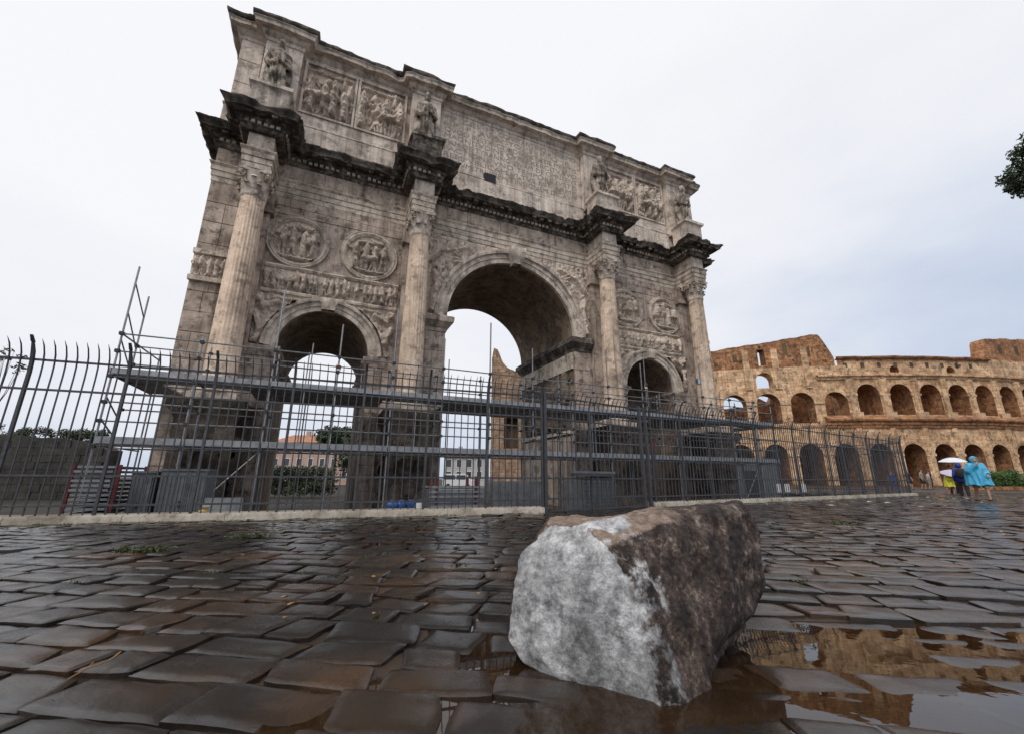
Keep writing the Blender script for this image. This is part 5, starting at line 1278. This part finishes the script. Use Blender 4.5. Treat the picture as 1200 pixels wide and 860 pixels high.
t = thing('parked_van', 'pale parked van seen far off under the great arch', 'van', (*W(-8.6, 70)[:2], ZB), -YAW)
m = MB(); pr_ = [(-2.4, .4), (-2.4, 2.1), (-2.2, 2.3), (1.2, 2.3), (1.9, 1.4), (2.5, 1.2), (2.6, .4)]
m.add([(x, y, z) for y in (-.95, .95) for x, z in pr_], [tuple(range(7)), tuple(range(13, 6, -1))]+[(i, (i+1) % 7, 7+(i+1) % 7, 7+i) for i in range(7)]); m.build('van_body', M['white'], t)
for x in (-1.5, 1.6):
    for y in (-.96, .80): q = MB(); q.tube((x, y, .38), (x, y+.16, .38), .38, 14); q.build('wheel', M['darkmetal'], t)
q = MB(); q.box(-.2, 1.2, -.965, -.951, 1.4, 2.05); q.box(-2.1, -.4, -.965, -.951, 1.4, 2.05); q.build('side_window', M['pane'], t)
# dark old wall on the left with plants along its top
dw = thing('boundary_wall', 'long dark old stone wall behind the left fence with plants on top', 'wall', W(-44, 30, ZB), -YAW)
r_ = random.Random(5)
core = MB(); xs = np.linspace(-34, 15.5, 70); tz = np.interp(xs, [-34, 9, 13, 15.5], [5.0, 4.35, 4.0, 3.4])+.15*fbm(p3(xs, 0), .6, 3, 3)
for i in range(69):
    a, b = xs[i], xs[i+1]; core.quad((a, .06, 0), (b, .06, 0), (b, .06, tz[i+1]), (a, .06, tz[i])); core.quad((a, .06, tz[i]), (b, .06, tz[i+1]), (b, 1.2, tz[i+1]), (a, 1.2, tz[i])); core.quad((b, 1.2, 0), (a, 1.2, 0), (a, 1.2, tz[i]), (b, 1.2, tz[i+1]))
core.quad((15.5, .06, 0), (15.5, 1.2, 0), (15.5, 1.2, tz[-1]), (15.5, .06, tz[-1])); core.build('wall_core', M['darkwall'], dw)
src = None; nb = 0
for j in range(8):
    x = -2+r_.uniform(0, .5)
    while x < 14.9:
        L = r_.uniform(.6, 1.2); z = j*.5
        if z+.5 < np.interp(x+L/2, xs, tz):
            if src is None: q = MB(); q.box(0, 1, 0, .1, 0, 1); src = q.build('wall_stone', M['darkwall'], dw); o = src
            else: o = inst(src, dw, name='wall_stone')
            o.location = (x+.015, r_.uniform(-.05, -.01), z+.012); o.scale = (L-.03, 1, .476); nb += 1
        x += L
for i, (a, h, w) in enumerate(((-39, 1.1, 3.0), (-35.2, .8, 2.6), (-32.0, .75, 2.0), (-30.2, 1.0, 1.8))):
    hedge(['bushy shrub on the dark wall at the far left of the fence', 'low shrub on the dark wall, second from the left', 'small shrub on the dark wall, third from the left', 'green shrub on the right end of the dark wall'][i], (a, 30.8), w, .9, h, 21+i, 'dull' if i < 3 else 'leaf', 26, z=ZB+4.1 if i < 3 else ZB+3.75, name='wall_shrub', group='shrubs on the dark wall')
tree('bare_twig_tree', 'thin twiggy sapling behind the fence at the left edge', W(-11.75, 9.4, ZB), 3.0, .03, (0, 0, 4.15), (.30, .30, .45), 'dull', 17, 9, 12, .05, .14)
# flower bed and hedge on the right
hedge('bright green clipped hedge behind the person in the blue poncho', (44.8, 40), 3.6, 1.5, 1.75, 31, 'hedge', 110, z=.0)
hedge('lower bright green hedge at the right edge of the photo', (50.0, 42), 5, 1.4, 1.3, 32, 'hedge', 110, z=.0)
t = thing('flower_bed_kerb', 'reddish brick edging under the green hedges', 'kerb', W(46, 38.6, 0), -YAW)
for i in range(14): q = MB(); q.box(-7+i*1.0, -7+i*1.0+.97, 0, .3, 0, .34); q.build('kerb_stone', M['travb'], t)
# ------------------------------------------------------------------ people
def person(label, loc, rz, h=1.72, stride=.18, lean=0., arms=None, wear=(), group=None, res=.018, bag=False, child=False):
    """standing or walking figure facing -y; arms: two (elbow, hand) pairs in fractions of height"""
    t = thing('person', label, 'person', loc, rz, group); k = h/1.72
    def S(*v): return tuple(q*k for q in v)
    hip = [(-.10, .02, .90), (.10, -.02, .90)]; kn = [(-.11, -.02+stride*.4, .50), (.11, -.08-stride*.5, .50)]; an = [(-.11, .06+stride, .09), (.11, -.02-stride, .09)]
    sh = [(-.19, lean*.8, 1.40), (.19, lean*.8, 1.40)]; nk = (0, lean, 1.46); hd = (0, lean*1.15-.02, 1.62)
    arms = arms or [((-.25, .03, 1.13), (-.24, -.10, .88)), ((.25, .03, 1.13), (.24, -.10, .88))]
    def hands(p):
        d = 9
        for s, (e_, hn) in zip((-1, 1), arms):
            e_, hn = np.array(e_), np.array(hn); dr = (hn-e_)/np.linalg.norm(hn-e_); side = np.cross(dr, (0, 1, .2)); side /= np.linalg.norm(side)+1e-6; cr = np.cross(side, dr)
            d = np.minimum(d, cap(p, S(*hn), S(*(hn+dr*.07)), .035*k))
            for i, (o_, L) in enumerate(((-.03, .14), (-.01, .16), (.012, .155), (.032, .13))): d = sm(d, cap(p, S(*(hn+side*o_+dr*.06)), S(*(hn+side*o_*1.15+dr*L+cr*.03)), .010*k), .008)
            d = sm(d, cap(p, S(*(hn+side*-.03*s)), S(*(hn+side*-.06*s+dr*.07)), .011*k), .01)
        return d
    def leg(p, g_=0., r0=1., top=True):
        d = 9
        for a, b, c in zip(hip, kn, an): d = np.minimum(d, sm(cap(p, S(*a), S(*b), .085*k*r0+g_, .06*k*r0+g_), cap(p, S(*b), S(*c), .06*k*r0+g_, .04*k*r0+g_), .03))
        return d
    def arm(p, g_=0.):
        d = 9
        for a, (e_, hn) in zip(sh, arms): d = np.minimum(d, sm(cap(p, S(*a), S(*e_), .055*k+g_, .045*k+g_), cap(p, S(*e_), S(*hn), .042*k+g_, .032*k+g_), .02))
        return d
    def torso(p, g_=0.):
        q = p.copy(); q[..., 1] = q[..., 1]*1.35
        return sm(cap(q, S(0, 0, .93), S(0, lean*.5, 1.15), .155*k+g_, .15*k+g_), cap(q, S(0, lean*.5, 1.15), S(0, lean, 1.34), .15*k+g_, .17*k+g_), .05)
    def body(p):
        d = sm(torso(p), leg(p), .04); d = sm(d, arm(p), .04); d = sm(d, cap(p, S(*nk), S(*hd), .055*k), .03)
        d = sm(d, ell(p, S(*hd), S(.078, .098, .118)), .02); d = sm(d, ell(p, S(0, hd[1]-.10, 1.605), S(.014, .022, .026)), .012)
        for s in (-1, 1): d = sm(d, ell(p, S(s*.08, hd[1]+.005, 1.615), S(.012, .022, .033)), .01); d = np.maximum(d, -ell(p, S(s*.03, hd[1]-.102, 1.635), S(.014, .014, .009)))
        d = np.maximum(d, -ell(p, S(0, hd[1]-.102, 1.555), S(.024, .014, .006)))
        for a in an: d = sm(d, cap(p, S(a[0], a[1]+.03, .045), S(a[0], a[1]-.15, .035), .04*k), .02)
        return sm(d, hands(p), .02)
    lo, hi = S(-.62, -.55, -.02), S(.62, .62, 1.85)
    sdf_obj('body', body, lo, hi, res, M['skin'], t)
    for w in wear:
        kind_, mat = w[:2]; z1 = w[2] if len(w) > 2 else None
        if kind_ == 'trousers': f = lambda p: np.maximum(sm(leg(p, .018, 1.12), np.maximum(torso(p, .012), p[..., 2]-1.0*k), .03), -(p[..., 2]-.10*k))
        elif kind_ == 'shorts': f = lambda p: np.maximum(sm(leg(p, .025, 1.2), np.maximum(torso(p, .012), p[..., 2]-1.0*k), .03), -(p[..., 2]-.52*k))
        elif kind_ == 'jacket': f = lambda p: np.maximum(sm(np.maximum(torso(p, .035), -(p[..., 2]-.80*k)), arm(p, .022), .03), p[..., 2]-1.48*k)
        elif kind_ == 'shirt': f = lambda p: np.maximum(np.maximum(sm(torso(p, .015), np.maximum(arm(p, .016), -(p[..., 2]-1.18*k)), .03), -(p[..., 2]-.88*k)), p[..., 2]-1.47*k)
        elif kind_ == 'hood': f = lambda p: np.maximum(np.maximum(ell(p, S(0, hd[1]+.02, 1.63), S(.125, .14, .155)), -ell(p, S(0, hd[1]-.12, 1.61), S(.085, .11, .115))), -(p[..., 2]-1.42*k))
        elif kind_ == 'poncho':
            def f(p, z1=z1):
                z = p[..., 2]/k; th = np.arctan2(p[..., 0], p[..., 1]); r_ = np.interp(z, [z1, 1.0, 1.3, 1.42, 1.50], [.36, .31, .27, .19, .08])*k*(1+(.075*np.sin(7*th+4*z)+.05*np.sin(13*th-6*z))*np.clip((1.4-z)*3, 0, 1))
                d = (np.sqrt((p[..., 0]*.88)**2+((p[..., 1]-lean*.6*k)*1.15)**2)-r_)*.8
                d = np.maximum(np.maximum(d, -(p[..., 2]-z1*k-.02*np.sin(5*th))), p[..., 2]-1.50*k)
                a_ = np.maximum(arm(p, .06), -(p[..., 2]-(z1+.1)*k)); return sm(d, np.maximum(a_, -hands(p)+.05), .08)+.012*k*fbm(p, 7, 3, 3)
        elif kind_ == 'hair': f = lambda p: np.maximum(ell(p, S(0, hd[1]+.018, 1.645), S(.088, .10, .108)), -ell(p, S(0, hd[1]-.115, 1.58), S(.075, .09, .09)))
        elif kind_ == 'long_hair': f = lambda p: np.minimum(np.maximum(ell(p, S(0, hd[1]+.018, 1.645), S(.09, .10, .11)), -ell(p, S(0, hd[1]-.115, 1.58), S(.075, .09, .09))), cap(p, S(0, hd[1]+.08, 1.62), S(0, hd[1]+.09, 1.42), .065*k))
        elif kind_ == 'shoe':
            for a in an: sdf_obj('shoe', lambda p, a=a: np.maximum(cap(p, S(a[0], a[1]+.04, .045), S(a[0], a[1]-.16, .038), .052*k), -(p[..., 2]-.004)), S(a[0]-.1, a[1]-.26, -.02), S(a[0]+.1, a[1]+.14, .16), .014, M[mat], t)
            continue
        elif kind_ == 'backpack': f = lambda p: ell(np.sign(p-np.array(S(0, .20, 1.22)))*np.abs(p-np.array(S(0, .20, 1.22)))**1.0, (0, 0, 0), S(.19, .14, .27))
        sdf_obj(kind_, f, lo, hi, res, M[mat], t)
    return t
def umbrella(label, loc, mat, r=.55, tilt=(0, 0), L=.75, group=None):
    t = thing('umbrella', label, 'umbrella', loc, 0, group); t.rotation_euler = (tilt[0], tilt[1], 0)
    m = MB(); n = 48; P = []
    for i in range(9):
        u = i/8; th = np.linspace(0, 2*PI, n+1); sc_ = 1-.05*u*u*(1-np.cos(8*th))/2*1.4
        P.append(np.stack([r*u*sc_*np.cos(th), r*u*sc_*np.sin(th), .30*r*(1-u**2)*1.25+0*th-.02*u*u*(1-np.cos(8*th))*.0], -1))
    m.grid(np.array(P)); m.grid(np.array(P)-np.array([0, 0, .006]), flip=True); m.build('canopy', M[mat], t, smooth=True)
    q = MB()
    for i in range(8): a = i*PI/4; q.tube((0, 0, .30*r), (r*.97*math.cos(a), r*.97*math.sin(a), -.005), .005, 4)
    q.build('ribs', M['steel'], t)
    q = MB(); q.tube((0, 0, -L), (0, 0, .46*r), .008, 6); q.build('shaft', M['steel'], t); q = MB(); q.tube((0, 0, -L-.10), (0, 0, -L), .016, 6); q.build('handle', M['black'], t)
    return t
def at(a, b, z=0): return W(a, b, z)
FACE = -YAW                    # turned so that -y looks back at the photographer
person('person walking in a pale blue hooded plastic poncho with bare legs and raised hand', at(19.25, 17.8), FACE-.35, 1.74, .17, -.02,
       [((-.30, -.10, 1.18), (-.10, -.25, 1.42)), ((.27, -.02, 1.15), (.20, -.24, 1.02))], [('poncho', 'cyan', .62), ('hood', 'cyan'), ('shorts', 'grn'), ('shoe', 'shoe')], group=None)
person('person in a dark blue hooded jacket with a black backpack and black trousers', at(22.0, 21.1), FACE+2.4, 1.62, .13, -.03,
       None, [('jacket', 'navy'), ('hood', 'navy'), ('trousers', 'black'), ('backpack', 'black'), ('shoe', 'shoe')])
person('person in dark clothes holding a white umbrella, half hidden behind the blue jacket', at(26.75, 26.2), FACE+.2, 1.70, .05, 0,
       [((-.24, -.12, 1.22), (-.14, -.28, 1.30)), ((.25, .03, 1.13), (.24, -.10, .88))], [('jacket', 'black'), ('trousers', 'black'), ('hair', 'hair'), ('shoe', 'shoe')])
umbrella('open white umbrella above the dark figure by the blue jacket', at(26.75, 25.9, 1.92), 'umbw', .66, (.05, -.06))
person('small person in a yellow poncho with bare legs under a lilac umbrella', at(25.6, 25.3), FACE+.6, 1.28, .1, 0,
       [((-.26, -.12, 1.2), (-.14, -.26, 1.28)), ((.25, .03, 1.13), (.24, -.10, .88))], [('poncho', 'ypon', .62), ('hair', 'hair'), ('shorts', 'navy'), ('shoe', 'shoe')])
umbrella('open lilac umbrella tilted low over the yellow poncho', at(25.75, 25.1, 1.20), 'umbl', .56, (.28, -.22), .5)
far = [('black shirt and dark shorts, leftmost of the distant group', (37.9, 41.2), 'black', 'shorts', 'black', 1.74), ('grey green shirt in the middle of the distant group', (39.0, 41.0), 'grn', 'shorts', 'black', 1.80), ('pale pink shirt near the lilac umbrella in the distant group', (40.0, 41.4), 'pinkc', 'shorts', 'grn', 1.66), ('dark shirt at the right of the distant group', (40.7, 42.0), 'black', 'trousers', 'black', 1.72)]
for i, (lb, (a, b), top_, lw, lm_, h) in enumerate(far):
    person('person far off in a '+lb, at(a, b), FACE+.5*i, h, .06, 0, None, [('shirt', top_), (lw, lm_), ('hair' if i != 2 else 'long_hair', 'hair'), ('shoe', 'shoe')], 'people standing far off by the amphitheatre', res=.026)
person('person in a blue top at the end of the kerb beside the fence corner', at(36.6, 41.5), FACE, 1.62, .05, 0, None, [('jacket', 'navy'), ('trousers', 'navy'), ('hair', 'hair'), ('shoe', 'shoe')], 'people standing far off by the amphitheatre', res=.026)
person('person in grey green clothes under the pale green umbrella at the right edge', at(43.6, 36.0), FACE+.4, 1.68, .05, 0, [((-.24, -.12, 1.22), (-.12, -.28, 1.26)), ((.25, .03, 1.13), (.24, -.10, .88))], [('jacket', 'grn'), ('trousers', 'black'), ('hair', 'hair'), ('shoe', 'shoe')], res=.026)
umbrella('open pale green umbrella at the right edge in front of the hedge', at(43.9, 35.7, 1.42), 'umbg', .95, (.1, .05), .6)

# ------------------------------------------------------------------ fallen leaves, moss and weeds in the joints
lr = np.random.default_rng(77)
lm_ = MB(); P = []
for i in range(6): t_ = i/5; wd = .022*math.sin(PI*min(1, t_*.95+.03))**.8; P.append([(-wd, t_*.075, .006*math.sin(t_*5)+.006), (0, t_*.075, .001), (wd, t_*.075, .006+.008*t_)])
lm_.grid(np.array(P)); leaf0 = None
spots = [(-.2, 3.2), (.35, 3.05), (-1.1, 3.6), (-.8, 2.7), (-.55, 2.95), (.1, 4.6), (-2.2, 4.4), (.9, 4.9), (-.4, 5.6), (-1.5, 3.0), (.2, 3.7), (-.1, 3.9)]
for i in range(46):
    if i < len(spots): a, b = spots[i]
    elif i < 34: a, b = lr.uniform(4.0, 8.0), lr.uniform(6.4, 7.6)
    else: b = lr.uniform(2.6, 8); a = lr.uniform(-1, 1)*b
    z = float(Hs(np.array(a), np.array(b)))+.022
    if leaf0 is None: leaf0 = lm_.build('fallen_leaf', M['fallen']); o = leaf0
    else: o = inst(leaf0)
    o.location = W(a, b, z); o.rotation_euler = (lr.uniform(-.2, .2), lr.uniform(-.2, .2), lr.uniform(0, 6.3)); s_ = lr.uniform(.4, .85); o.scale = (s_, s_, s_)
    tag(o, 'small orange brown fallen leaf lying on the wet paving', 'leaf', 'fallen leaves scattered on the paving')
tw = MB(); tw.pipe([(0, 0, 0), (.08, .03, .004), (.16, .04, .0), (.23, .08, .006)], .0028, 5); tw.pipe([(.08, .03, .004), (.13, .08, .003)], .002, 4)
o = tw.build('twig', M['fallen']); o.location = W(-1.70, 1.86, .05); o.rotation_euler = (0, 0, .9); tag(o, 'thin yellowish twig lying in a paving joint at lower left', 'twig')
mo = MB()
for i in range(130):
    b = lr.uniform(3.5, 13); a = lr.uniform(-1.2, 1.25)*b
    if fbm(p3(a, b), .5, 5, 2) < .05 or not in_street(*W(a, b)[:2]): continue
    leaves(mo, lr, W(a, b, float(Hs(np.array(a), np.array(b)))-.002), (.10, .07, .014), 45, .012)
for (a, b, n) in ((-4.05, 4.9, 5), (-3.6, 6.0, 3), (6.2, 8.2, 4), (3.2, 6.4, 4), (1.1, 6.5, 3)):
    for j in range(n): leaves(mo, lr, W(a+lr.uniform(-.25, .25), b+lr.uniform(-.1, .1), .045), (.13, .08, .03), 70, .022)
for i in range(90):                                          # weeds along the foot of the kerb
    t_ = lr.uniform(-8, LA) if i < 50 else None; q = off(FA, FB, t_, -lr.uniform(.1, .35)) if t_ is not None else off(FC, FD, lr.uniform(0, LC), -lr.uniform(.1, .3))
    leaves(mo, lr, (q[0], q[1], .03), (.14, .08, .02), 40, .016)
kind(mo.build('moss', M['moss']), 'stuff')
